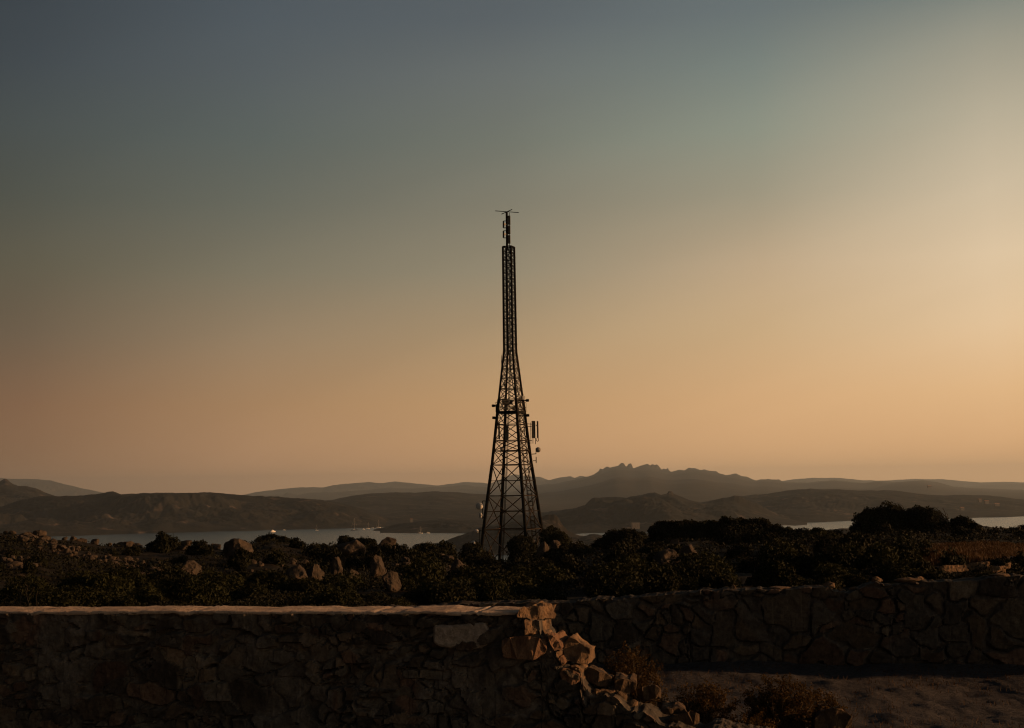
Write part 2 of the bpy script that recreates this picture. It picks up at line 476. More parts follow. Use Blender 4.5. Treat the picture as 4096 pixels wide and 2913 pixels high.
# ------------------------------------------------------------------ rock makers
def rock_mesh(name, seed, dims, cuts=9, amp=.10, sub=4, flat=.75):
    """granite boulder: a ball planed by random cuts, then weathered"""
    rr = random.Random(seed)
    bm = bmesh.new()
    bmesh.ops.create_icosphere(bm, subdivisions=sub, radius=1)
    planes = []
    for k in range(cuts):
        n = Vector((rr.uniform(-1, 1), rr.uniform(-1, 1), rr.uniform(-.6, 1))).normalized()
        planes.append((n, rr.uniform(.55, .88)))
    for v in bm.verts:
        c = v.co.copy()
        for n, d in planes:
            e = c.dot(n) - d
            if e > 0: c -= n * e * flat
        f = mnoise.fractal(c * 1.7 + Vector((seed * 3.1, 0, 0)), 1.0, 2.0, 4)
        g = mnoise.noise(c * 6 + Vector((0, seed, 0)))
        v.co = c * (1 + amp * f + amp * .25 * g)
        v.co = Vector((v.co.x * dims[0], v.co.y * dims[1], v.co.z * dims[2]))
    return bm_mesh(name, bm)


def slab_mesh(name, poly, Y, ext, seed, amp=.012, yaw=0):
    """stone with a traced front outline, its own depth and a rough surface"""
    bm = bmesh.new()
    jq = random.Random(seed + 5)
    pl_ = []
    for a, b_ in zip(poly, list(poly[1:]) + [poly[0]]):
        pl_.append(a[:2])
        dx, dy = b_[0] - a[0], b_[1] - a[1]
        if dx * dx + dy * dy > 900:
            t = jq.uniform(.35, .65); o_ = jq.uniform(-.02, .075)
            pl_.append((a[0] + dx * t + dy * o_, a[1] + dy * t - dx * o_))
    xm = min(q[0] for q in pl_)
    P = [at(q[0], q[1], Y + math.tan(R(yaw)) * (q[0] - xm) / F * Y) for q in pl_]
    c = sum(P, Vector()) / len(P)
    E = Vector(ext)
    fr = [bm.verts.new(q - c) for q in P]
    jr = random.Random(seed)
    bk = [bm.verts.new((q - c) * jr.uniform(.78, 1.0) + E * jr.uniform(.8, 1.15) + Vector((0, 0, jr.uniform(-.02, .02)))) for q in P]
    for f_ in fr: f_.co.y += jr.uniform(-.035, .035)
    n = len(P)
    bm.faces.new(fr[::-1]); bm.faces.new(bk)
    for k in range(n):
        bm.faces.new((fr[k], fr[(k + 1) % n], bk[(k + 1) % n], bk[k]))
    bmesh.ops.recalc_face_normals(bm, faces=bm.faces)
    bevel_all(bm, .005)
    bmesh.ops.triangulate(bm, faces=bm.faces)
    for _ in range(4):
        es = [e for e in bm.edges if e.calc_length() > .03]
        bmesh.ops.subdivide_edges(bm, edges=es, cuts=1)
        bmesh.ops.triangulate(bm, faces=bm.faces)
    bm.normal_update()
    for v in bm.verts:
        f = mnoise.fractal(v.co * 9 + Vector((seed, 0, seed)), 1.0, 2.0, 4)
        g = mnoise.fractal(v.co * 26 + Vector((0, seed, 0)), 1.0, 2.0, 3)
        v.co += v.normal * amp * (f * .8 + g * .3)
    return bm_mesh(name, bm), c


# ------------------------------------------------------------------ rubble stone walls
PALETTE = .40 * np.array([(.20, .145, .10), (.16, .125, .095), (.23, .17, .12), (.19, .125, .09), (.15, .13, .11), (.25, .20, .15), (.12, .095, .075), (.20, .125, .09), (.19, .16, .13)])


def wall_mesh(p0, p1, top, zbase, thick, cw, ch, res, seed, small=.12, toprough=.02, deep=.045, mort=(.085, .073, .062)):
    p0, p1 = Vector((*p0, 0)), Vector((*p1, 0))
    Lw = (p1 - p0).length
    d = (p1 - p0) / Lw
    nrm = Vector((d.y, -d.x, 0))            # towards the camera
    S = np.arange(0, Lw + res, res)
    T = top(S)
    hmax = T.max() - zbase
    nf = int(hmax / res) + 1
    ntp = max(5, int(thick / (res * 1.6)))
    nbk = 6
    rows_s, rows_z, rows_o, kind = [], [], [], []
    tf = np.linspace(0, 1, nf)
    Z = zbase + (T - zbase)[None, :] * tf[:, None]
    Sg = np.repeat(S[None, :], nf, 0)

    def worley(s, z, cw=cw, ch=ch, seed=seed):
        ws = s + .20 * fbm(s * 2.2, z * 2.2, seed=seed + 1, oct=2) * cw * 2
        wz = z + .20 * fbm(s * 2.2 + 50, z * 2.2, seed=seed + 2, oct=2) * ch * 2
        gy = np.floor(wz / ch)
        F1 = np.full(s.shape, 9.0); F2 = np.full(s.shape, 9.0); ID = np.zeros(s.shape); JX = np.zeros(s.shape)
        for dy in (-1, 0, 1):
            cy = gy + dy
            off = _hash(cy, cy * 0, cy * 0, seed + 3)
            gx = np.floor(ws / cw + off)
            for dx in (-2, -1, 0, 1, 2):
                cx = gx + dx
                jx = _hash(cx, cy, cy * 0, seed + 4); jy = _hash(cx, cy, cy * 0, seed + 5); w = _hash(cx, cy, cy * 0, seed + 6)
                sx_ = (cx + .12 + .76 * jx - off) * cw; sy_ = (cy + .2 + .6 * jy) * ch
                a = np.abs(ws - sx_) / cw; b_ = np.abs(wz - sy_) / ch
                dist = (a ** 2.4 + b_ ** 2.4) ** (1 / 2.4) - .55 * w ** 2
                ident = _hash(cx, cy, cy * 0, seed + 8)
                nearer = dist < F1
                F2 = np.where(nearer, F1, np.minimum(F2, dist))
                ID = np.where(nearer, ident, ID); JX = np.where(nearer, jx, JX)
                F1 = np.where(nearer, dist, F1)
        return F2 - F1, ID, JX

    E, ID, JX = worley(Sg, Z)
    E2, ID2, JX2 = worley(Sg, Z, cw * .55, ch * .6, seed + 60)
    msk = fbm(Sg / (cw * 2.2), Z / (ch * 2.2), seed=seed + 61, oct=3)
    sm = msk > small
    E = np.where(sm, np.minimum(E2, (msk - small) * 2.5 + .02), np.minimum(E, (small - msk) * 2.5 + .02))
    ID = np.where(sm, ID2, ID); JX = np.where(sm, JX2, JX)
    Ew = E + (.24 if small < .2 else .11) * fbm(Sg * 4.3, Z * 4.3, seed=seed + 40, oct=4)
    joint = sstep(.01, .17, Ew)
    lift = deep * (.45 + .9 * ((ID * 7.13) % 1))
    disp = joint * lift + (1 - joint) * .022 * fbm(Sg * 8, Z * 8, seed=seed + 20, oct=4) \
        + joint * (.016 * fbm(Sg * 6, Z * 6, seed=seed + 21, oct=5, gain=.6) + .03 * ((JX - .5) * (((Sg / cw) % 1) - .5)))
    disp = disp - (1 - sstep(0, .12, Ew)) * sstep(.05, .35, fbm(Sg * 2.3, Z * 2.3, seed=seed + 41, oct=3)) * deep * (1.1 if small < .2 else .25)
    idx = np.minimum((ID * len(PALETTE)).astype(int), len(PALETTE) - 1)
    tint = PALETTE[idx] * (.6 + .9 * ((ID * 31.7) % 1) ** 1.5)[..., None]
    mtint = np.array(mort) * (1 + .25 * fbm(Sg * 5, Z * 5, seed=seed + 22, oct=3))[..., None]
    fill = sstep(.08, .24, Ew)[..., None] * sstep(-.5, -.1, fbm(Sg * 1.3, Z * 1.3, seed=seed + 23, oct=2))[..., None] + 0
    tint = tint * fill + mtint * (1 - fill)
    P = np.zeros((nf, len(S), 3))
    for k in range(3):
        P[..., k] = p0[k] + d[k] * Sg + nrm[k] * disp
    P[..., 2] = Z
    # broken or rough top
    q = np.linspace(0, 1, ntp)[1:]
    Pt = np.zeros((len(q), len(S), 3)); St = np.repeat(S[None, :], len(q), 0)
    for k in range(2):
        Pt[..., k] = p0[k] + d[k] * St - nrm[k] * thick * q[:, None]
    env = np.sin(np.pi * q)[:, None] * .7 + .3
    tr_ = toprough(S)[None, :] if callable(toprough) else toprough
    Pt[..., 2] = T[None, :] + tr_ * env * (1.3 * fbm(St * 4.5, q[:, None] * thick * 4.5 + 0 * St, seed=seed + 30, oct=5, gain=.6) + .3)
    tq = np.array(mort) * .5 * (1 + .3 * fbm(St * 6, q[:, None] * 3 + 0 * St, seed=seed + 31, oct=3))[..., None]
    q2 = np.linspace(0, 1, nbk)[1:]
    Pb = np.zeros((nbk - 1, len(S), 3))
    for k in range(2):
        Pb[..., k] = (p0[k] + d[k] * S - nrm[k] * thick)[None, :]
    Pb[..., 2] = (T[None, :] * (1 - q2[:, None]) + (zbase - .6) * q2[:, None])
    tb = np.repeat(np.array(mort)[None, None, :], nbk - 1, 0).repeat(len(S), 1)
    V = np.concatenate([P, Pt, Pb]); C = np.concatenate([tint, tq, tb])
    me = np_mesh('masonry', V.reshape(-1, 3), grid_faces(V.shape[0], V.shape[1]), False)
    a = me.attributes.new('tint', 'FLOAT_COLOR', 'POINT')
    a.data.foreach_set('color', np.concatenate([C.reshape(-1, 3), np.ones((C.size // 3, 1))], 1).astype(np.float32).ravel())
    return me


def wall_line(px0, Y0, px1, Y1, ext0, ext1):
    a = at(px0, 2500, Y0); b_ = at(px1, 2500, Y1)
    d = (b_ - a); d.z = 0; d.normalize()
    a = a - d * ext0; b_ = b_ + d * ext1
    return (a.x, a.y), (b_.x, b_.y)


def on_wall(px, py, p0, p1):
    """distance along the wall and height at a point of the photograph"""
    u, v = ray(px, py)
    d = Vector((p1[0] - p0[0], p1[1] - p0[1])); Lw = d.length; d /= Lw
    n = Vector((d.y, -d.x))
    Y = (p0[0] * n.x + p0[1] * n.y) / (u * n.x + n.y)
    P = Vector((u * Y, Y))
    return (P - Vector(p0)).dot(d), EYE + v * Y


# near wall
A0, A1 = wall_line(0, 13.8, 2180, 12.75, 3.2, 4.2)
prof1 = [(-400, 2446), (0, 2446), (1000, 2446), (1800, 2448), (2060, 2450), (2100, 2460), (2130, 2482), (2166, 2490), (2168, 2530), (2184, 2538), (2192, 2572), (2208, 2597), (2226, 2628),
         (2236, 2658), (2252, 2672), (2318, 2688), (2331, 2728), (2366, 2770), (2400, 2766), (2455, 2772), (2500, 2812), (2560, 2850), (2640, 2890), (2740, 2910), (2830, 2925),
         (2980, 2940), (3080, 2960), (3230, 2960), (3420, 3123), (4200, 3200)]
sz1 = np.array([on_wall(a, b_, A0, A1) for a, b_ in prof1])


def top1(S):
    z = np.interp(S, sz1[:, 0], sz1[:, 1])
    s_break = on_wall(2090, 2450, A0, A1)[0]
    k = sstep(s_break, s_break + .3, S)
    z = z + k * .035 * fbm(S * 7, S * 0 + 3, seed=41, oct=4)
    return np.maximum(z, -.05)


# level the intact stretch so the coping lies on it
lev = float(np.mean([on_wall(a, 2446, A0, A1)[1] for a in (0, 700, 1400, 2000)]))
S_END = on_wall(2085, 2450, A0, A1)[0]
_t1 = top1
def top1(S):
    f = 0
    z = _t1(S)
    zl = np.array([on_wall(a, b_, A0, A1) for a, b_ in ((0, 2443), (1000, 2443), (1800, 2445), (2090, 2447))])
    return np.where(S < S_END, np.interp(S, zl[:, 0], zl[:, 1]) - .022, np.minimum(z, np.interp(S_END, zl[:, 0], zl[:, 1]) - .02))


TH1 = .50
w1 = empty('stone_wall', (A0[0], A0[1], 0))
tag(w1, 'long nearer rubble stone wall with smooth pale coping and collapsed right end', 'wall')


def child(name, me, mat, root):
    """mesh data in world coordinates, made a child of a root empty"""
    o = link(name, me, mat)
    me.transform(Matrix.Translation(-Vector(root.location)))
    o.parent = root
    return o


child('masonry', wall_mesh(A0, A1, top1, -.1, TH1, .26, .17, .014, 50, toprough=lambda S: np.where(S < S_END, .006, .02), deep=.065), MAT['masonry'], w1)
# the one large pale block in the face
def face_stone(poly, root, mat, seed, out=.045, p0=A0, p1=A1):
    d = Vector((p1[0] - p0[0], p1[1] - p0[1])).normalized()
    n = Vector((d.y, -d.x))
    bm = bmesh.new()
    P = []
    for a, b_ in poly:
        s, z = on_wall(a, b_, p0, p1)
        P.append(Vector((p0[0] + d.x * s, p0[1] + d.y * s, z)))
    N3 = Vector((n.x, n.y, 0))
    fr = [bm.verts.new(q + N3 * (out + .03 + .006 * mnoise.noise(q * 3))) for q in P]
    bk = [bm.verts.new(q - N3 * .08) for q in P]
    k_ = len(P)
    bm.faces.new(fr); bm.faces.new(bk[::-1])
    for k in range(k_): bm.faces.new((fr[k], bk[k], bk[(k + 1) % k_], fr[(k + 1) % k_]))
    bmesh.ops.recalc_face_normals(bm, faces=bm.faces)
    bevel_all(bm, .014)
    bmesh.ops.triangulate(bm, faces=bm.faces)
    for _ in range(3):
        bmesh.ops.subdivide_edges(bm, edges=[e for e in bm.edges if e.calc_length() > .04], cuts=1)
        bmesh.ops.triangulate(bm, faces=bm.faces)
    bm.normal_update()
    for v in bm.verts:
        v.co += v.normal * (.014 * mnoise.fractal(v.co * 7 + Vector((seed, 0, 0)), 1, 2, 4) + .004 * mnoise.noise(v.co * 40))
    return child('block', bm_mesh('block', bm), mat, root)


pale = noisy('pale_granite_block', (.20, .165, .135), (.36, .30, .25), 22, .9, .8, 60, (.22, .18, .15), 30, (.5, .65), .02)
o = face_stone([(1742, 2501), (1830, 2500), (1944, 2486), (1960, 2520), (1958, 2580), (1900, 2592), (1800, 2590), (1740, 2572)], w1, pale, 3, .04)
o['label'] = 'large pale speckled block'

# coping: a cast strip, slightly wavy front edge
cs = np.arange(0, S_END + .02, .02)
zl = np.array([on_wall(a, b_, A0, A1) for a, b_ in ((0, 2443), (1000, 2443), (1800, 2445), (2090, 2447))])
zc = np.interp(cs, zl[:, 0], zl[:, 1]) + .006 * fbm(cs * 1.2, cs * 0, seed=61, oct=3)
for q_ in (1.3, 3.9, 5.2, 6.95, 7.9):
    zc = zc - .012 * np.exp(-((cs - q_ - .04 * np.sin(cs * 40)) / .018) ** 2)
zc = zc - .008 * sstep(.25, .8, fbm(cs * 3.1, cs * 0 + 4, seed=66, oct=3))
d1 = (Vector(A1) - Vector(A0)).normalized(); n1v = Vector((d1.y, -d1.x))
acr = np.linspace(0, 1, 26)
Fe = .06 + .02 * fbm(cs * 2.2, cs * 0 + 8, seed=62, oct=4)
rowsP = []
def crow(off, z):
    Pq = np.zeros((len(cs), 3))
    Pq[:, 0] = A0[0] + d1.x * cs + n1v.x * off; Pq[:, 1] = A0[1] + d1.y * cs + n1v.y * off; Pq[:, 2] = z
    rowsP.append(Pq)
crow(0 * cs - .02, zc - .03); crow(Fe - .004, zc - .03 + .008 * fbm(cs * 9, cs * 0, seed=63, oct=3)); crow(Fe, zc - .012)
for a in acr:
    off = Fe * (1 - a) - (TH1 + .02) * a
    crow(off - .006 * (a == 0), zc + .005 * fbm(cs * 5, cs * 0 + a * 3, seed=64, oct=4) - .006 * (a == 0))
crow(0 * cs - (TH1 + .02), zc - .08); crow(0 * cs - .02, zc - .075)
V = np.stack(rowsP)
me = np_mesh('coping', V.reshape(-1, 3), grid_faces(V.shape[0], V.shape[1]), True)
child('coping', me, MAT['concrete'], w1)
# broken stub at the coping's end and the stones it sits on
YB = 12.72
def wall_piece(name, poly, ext, mat, seed, amp=.014, Y=YB, label=None, yaw=0):
    if seed in (71, 72, 73, 74, 76, 77): yaw, Y, amp = 34, Y - .06, amp * 1.4
    me, c = slab_mesh(name, poly, Y, ext, seed, amp, yaw)
    o = link(name, me, mat); o.location = c - w1.location; o.parent = w1
    if label: o['label'] = label
    return o
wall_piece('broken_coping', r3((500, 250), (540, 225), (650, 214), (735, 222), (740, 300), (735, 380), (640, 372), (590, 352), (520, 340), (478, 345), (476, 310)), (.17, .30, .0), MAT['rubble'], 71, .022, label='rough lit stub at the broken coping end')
wall_piece('edge_stone', r3((600, 395), (720, 385), (745, 390), (735, 470), (755, 520), (640, 532), (580, 540), (590, 470)), (.10, .30, 0), MAT['rubble'], 72, .02)
wall_piece('edge_stone', r3((560, 380), (600, 390), (625, 420), (605, 535), (568, 540), (575, 450)), (.03, .2, 0), MAT['rubble'], 73, .012, YB - .05)
wall_piece('edge_stone', r3((820, 520), (870, 528), (930, 590), (985, 690), (960, 725), (905, 735), (880, 690), (850, 640)), (.13, .34, -.02), MAT['rubble_red'], 74, .018, YB - .03, 'reddish lit stone in the broken edge')
wall_piece('edge_stone', r3((770, 480), (800, 520), (835, 640), (815, 625), (790, 560)), (.06, .25, 0), MAT['rubble'], 75)
wall_piece('edge_stone', r3((925, 735), (970, 728), (980, 775), (960, 805), (925, 800)), (.07, .25, 0), MAT['rubble'], 76)
wall_piece('edge_stone', r3((945, 820), (985, 780), (1010, 800), (1020, 870), (990, 890)), (.07, .25, 0), MAT['rubble_red'], 77)
wall_piece('edge_stone', r3((1090, 900), (1150, 895), (1225, 950), (1215, 1000), (1240, 1070), (1200, 1030), (1180, 970), (1110, 940)), (.08, .3, 0), MAT['rubble'], 78)
wall_piece('edge_stone', r3((1320, 1210), (1380, 1180), (1480, 1180), (1590, 1195), (1600, 1290), (1480, 1350), (1350, 1330)), (.07, .3, 0), MAT['rubble'], 79)
wall_piece('edge_stone', r3((1000, 925), (1120, 950), (1190, 990), (1200, 1080), (1100, 1110), (990, 1060), (965, 980)), (.05, .2, 0), MAT['rubble_red'], 80, .014, YB - .05)
wall_piece('edge_stone', r3((300, 600), (460, 555), (700, 560), (800, 600), (815, 700), (780, 790), (480, 820), (320, 790)), (.05, .2, 0), MAT['rubble_red'], 81, .016, YB - .06)

# stones that have tumbled out of the gap
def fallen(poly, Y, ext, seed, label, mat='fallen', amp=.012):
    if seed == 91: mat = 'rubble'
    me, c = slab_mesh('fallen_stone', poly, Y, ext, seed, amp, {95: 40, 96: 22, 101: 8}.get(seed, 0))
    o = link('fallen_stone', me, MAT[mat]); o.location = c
    tag(o, label, 'stone', 'stones fallen from the broken wall')
    return o
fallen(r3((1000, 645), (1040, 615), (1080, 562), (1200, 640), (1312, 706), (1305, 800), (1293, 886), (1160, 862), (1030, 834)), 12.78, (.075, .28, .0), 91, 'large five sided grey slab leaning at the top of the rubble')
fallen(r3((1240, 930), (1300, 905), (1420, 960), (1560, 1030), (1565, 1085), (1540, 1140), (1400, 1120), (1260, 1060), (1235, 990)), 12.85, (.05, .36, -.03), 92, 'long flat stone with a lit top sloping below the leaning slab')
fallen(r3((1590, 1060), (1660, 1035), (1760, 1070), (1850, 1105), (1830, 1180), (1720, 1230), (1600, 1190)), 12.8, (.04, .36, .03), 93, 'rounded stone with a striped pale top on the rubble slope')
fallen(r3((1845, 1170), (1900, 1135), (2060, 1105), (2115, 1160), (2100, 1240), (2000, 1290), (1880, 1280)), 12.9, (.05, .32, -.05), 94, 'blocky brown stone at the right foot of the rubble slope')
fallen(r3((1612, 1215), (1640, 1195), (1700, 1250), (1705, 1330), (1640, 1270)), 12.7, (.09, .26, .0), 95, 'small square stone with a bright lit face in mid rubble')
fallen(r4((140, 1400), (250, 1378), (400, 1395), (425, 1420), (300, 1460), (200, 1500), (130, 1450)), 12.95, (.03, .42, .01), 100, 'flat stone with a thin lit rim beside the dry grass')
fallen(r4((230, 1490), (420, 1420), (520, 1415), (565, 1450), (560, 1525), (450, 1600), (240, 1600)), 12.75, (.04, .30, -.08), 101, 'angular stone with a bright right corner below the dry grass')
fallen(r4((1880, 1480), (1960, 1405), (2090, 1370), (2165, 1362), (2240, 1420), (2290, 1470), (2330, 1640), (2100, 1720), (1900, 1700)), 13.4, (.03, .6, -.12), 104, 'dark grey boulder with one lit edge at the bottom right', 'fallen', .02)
rr = random.Random(5)
for k in range(7):       # small chips on the slope
    t = rr.random()
    px = 2260 + t * 260 + rr.uniform(-20, 20)
    s, z = on_wall(px, 2700, A0, A1)
    zz = float(top1(np.array([s]))[0])
    P = Vector((A0[0] + d1.x * s, A0[1] + d1.y * s, zz)) + Vector((0, rr.uniform(.03, .4), 0))
    r_ = rr.uniform(.025, .06)
    o = link('stone_chip', rock_mesh('stone_chip', 300 + k, (r_, r_ * .8, r_ * .7), 8, .1, 2), MAT['rubble'])
    o.location = P + Vector((0, 0, r_ * .5)); o.rotation_euler = (0, 0, rr.uniform(0, 6))
    tag(o, 'small stone chip lying among the larger stones of the collapsed wall end', 'stone', 'small chips in the rubble')

# far wall of the court
B0, B1 = wall_line(1850, 22.0, 4096, 20.6, 5.0, 9.0)
prof2 = [(800, 2470), (1500, 2432), (1850, 2413), (2190, 2403), (2300, 2402), (2478, 2388), (2600, 2379), (2700, 2370), (2845, 2360), (2930, 2360), (3055, 2355), (3110, 2352), (3180, 2350), (3310, 2343), (3322, 2352), (3332, 2362),
         (3400, 2366), (3440, 2354), (3470, 2338), (3505, 2330), (3540, 2336), (3618, 2326), (3640, 2318), (3712, 2326), (3790, 2318), (3890, 2312), (3920, 2315), (3990, 2302), (4096, 2300), (4600, 2296), (5400, 2300)]
sz2 = np.array([on_wall(a, b_, B0, B1) for a, b_ in prof2])
def top2(S):
    z = np.interp(S, sz2[:, 0], sz2[:, 1]) - .02
    # each capping stone ends at its own height
    cell = np.floor(S / .45 + .25 * vnoise(S * 1.1, S * 0, seed=70))
    return z + .03 * (_hash(cell, cell * 0, cell * 0, 71) - .5) + .012 * fbm(S * 6, S * 0, seed=72, oct=4)
w2 = empty('stone_wall', (B0[0], B0[1], 0))
tag(w2, 'farther rubble wall of big rounded stones with uneven uncapped top across the court', 'wall')
child('masonry', wall_mesh(B0, B1, top2, -.1, .45, .42, .32, .022, 150, small=.21, toprough=.016, deep=.06, mort=(.055, .047, .041)), MAT['masonry'], w2)
# loose stones on its top
d2 = (Vector(B1) - Vector(B0)).normalized(); n2v = Vector((d2.y, -d2.x))
for k, (px, w_, h_, lab) in enumerate([(3319, .16, .15, 'pale pointed stone standing in the notch of the farther wall'), (3372, .10, .07, 'small bright stone lying in the notch of the farther wall'),
        (3510, .16, .12, 'upright pale stone on the wall top just right of the notch'), (3640, .36, .10, 'broad flat stone on the farther wall top'), (3680, .15, .11, 'small round stone beside the broad flat one on the wall top'),
        (2932, .09, .12, 'thumb shaped stone sticking up from the farther wall top'), (3420, .14, .07, 'flat chip at the right edge of the wall notch'), (4010, .3, .08, 'long capping stone near the right end of the farther wall'),
        (3120, .34, .08, 'flat capping stone left of the wall notch')]):
    s, z = on_wall(px, 2350, B0, B1)
    zz = float(top2(np.array([s]))[0])
    o = link('loose_stone', rock_mesh('loose_stone', 400 + k, (w_ * .55, w_ * .45, h_ * .42), 9, .2, 3), MAT['rubble'])
    o.location = (B0[0] + d2.x * s - n2v.x * .16, B0[1] + d2.y * s - n2v.y * .16, zz + h_ * .2)
    tag(o, lab, 'stone', 'loose stones on the farther wall')

# ------------------------------------------------------------------ foliage makers
def leaves(centres, radii, n, size, rng, squash=1.0, inner=.72, zmin=None, aspect=.55):
    """n leaf-sprig quads spread through the outer part of a set of lobes"""
    C_ = np.asarray(centres, float); r = np.asarray(radii, float)
    w = r ** 2; w = w / w.sum()
    k = rng.choice(len(C_), n, p=w)
    v = rng.normal(size=(n, 3)); v /= np.linalg.norm(v, axis=1)[:, None]
    lump = 1 + .22 * vnoise(v[:, 0] * 3.2 + k, v[:, 1] * 3.2, v[:, 2] * 3.2, seed=5) + .12 * vnoise(v[:, 0] * 7 + k, v[:, 1] * 7, v[:, 2] * 7, seed=6)
    rad = r[k] * (inner + (1.06 - inner) * rng.random(n) ** .6) * lump
    P = C_[k] + v * rad[:, None] * np.array([1, 1, squash])
    if zmin is not None:
        keep = P[:, 2] > zmin
        P, v, k = P[keep], v[keep], k[keep]
    m = len(P)
    nn = v + rng.normal(size=(m, 3)) * .75
    nn /= np.linalg.norm(nn, axis=1)[:, None]
    a = np.cross(nn, rng.normal(size=(m, 3))); a /= np.linalg.norm(a, axis=1)[:, None]
    b_ = np.cross(nn, a)
    s = size * (.6 + .8 * rng.random(m))[:, None]
    Q = np.stack([P - a * s, P - b_ * s * aspect + nn * s * .2, P + a * s, P + b_ * s * aspect + nn * s * .2], 1)
    return Q.reshape(-1, 3)


def quads(V):
    return np.arange(len(V)).reshape(-1, 4)


def bush_proto(seed, n, size, nl=9, spread=.62):
    rng = np.random.default_rng(seed)
    c, r = [], []
    for i in range(nl):
        a = rng.random() * 6.283; q = spread * rng.random() ** .6
        rad = .26 + .26 * rng.random()
        c.append((q * math.cos(a), q * math.sin(a), .10 + .50 * rng.random() * (1 - q * .8))); r.append(rad)
    V = leaves(c, r, n, size, rng, .9, .6, -.05)
    return np_mesh('scrub_bush', V, quads(V))


BUSH = [bush_proto(500 + i, 3200, .055, 8 + i % 4) for i in range(6)]
for m_ in BUSH: m_.materials.append(MAT['leaf'])
BUSHF = [bush_proto(520 + i, 1500, .085, 7 + i % 4) for i in range(5)]
for m_ in BUSHF: m_.materials.append(MAT['leaf_dark'])

ZONES = [
    (-200, 880, 'low dark bush growing between the pale rocks of the left slope', 'bushes on the rocky left slope'),
    (880, 1840, 'olive green bush among the big boulders left of the lattice tower', 'bushes among the boulders left of the tower'),
    (1840, 2330, 'dark bush growing at the foot of the lattice tower', 'bushes round the tower foot'),
    (2330, 3300, 'dark green bush in the dense thicket right of the lattice tower', 'bushes of the thicket right of the tower'),
    (3300, 4400, 'low bush on the slope below the dark trees at the right', 'bushes on the slope at the right'),
]
NEARZ = [
    (-200, 1100, 'leafy bush close behind the left part of the nearer wall', 'bushes just behind the nearer wall at the left'),
    (1100, 2100, 'sunlit olive bush showing just over the middle of the nearer wall', 'bushes just behind the middle of the nearer wall'),
    (2100, 3150, 'dark bush close behind the farther wall, left of its notch', 'bushes behind the left half of the farther wall'),
    (3150, 4400, 'dark bush close behind the farther wall, right of its notch', 'bushes behind the right half of the farther wall'),
]
rr = random.Random(21)
rejects = [(3660, 4300, 2160, 2245)]        # open grass
def put_bush(px, py, wpx, hpx, near, protos=None):
    P = ground_hit(px, py)
    k = P.y / F
    pr = protos or (BUSH if near else BUSHF)
    o = link('scrub_bush', rr.choice(pr))
    o.location = P - Vector((0, 0, .12))
    sx_ = wpx * k / 1.7
    o.scale = (sx_, sx_ * rr.uniform(.85, 1.15), hpx * k / .95)
    o.rotation_euler = (0, 0, rr.uniform(0, 6.28))
    for a, b_, lab, g in (NEARZ if near else ZONES):
        if a <= px < b_: tag(o, lab, 'bush', g)
    return o
n_b = 0
for px, py, w_ in ((1870, 2262, 150), (1950, 2282, 110), (2010, 2286, 100), (2065, 2276, 100), (2120, 2262, 120), (2180, 2250, 130), (2250, 2232, 130), (2320, 2225, 120), (1800, 2262, 110), (2090, 2300, 160), (1960, 2310, 160), (2260, 2290, 150)):
    put_bush(px, py, w_, w_ * .55, False)
for k in range(112):
    px = rr.uniform(-80, 4180) if k < 110 else rr.uniform(2330, 3500)
    py = rr.uniform(2205, 2330)
    if 0 < px < 900 and py < 2300 and rr.random() < .45: continue
    if any(a < px < b_ and c < py < d_ for a, b_, c, d_ in rejects): continue
    w_ = rr.uniform(55, 120) * (1.35 if 2330 < px < 3500 else 1); put_bush(px, py + 8, w_, w_ * rr.uniform(.5, .85), False); n_b += 1
for k in range(125):
    px = rr.uniform(-120, 4180)
    lim = 2425 if px < 2100 else 2405 - (px - 2100) * .05
    py = rr.uniform(lim - 75, lim + 25)
    if 3640 < px and py < lim + 8: continue
    w_ = rr.uniform(110, 240) * (.5 if px > 3640 else 1); put_bush(px, py, w_, w_ * rr.uniform(.42, .68), True); n_b += 1

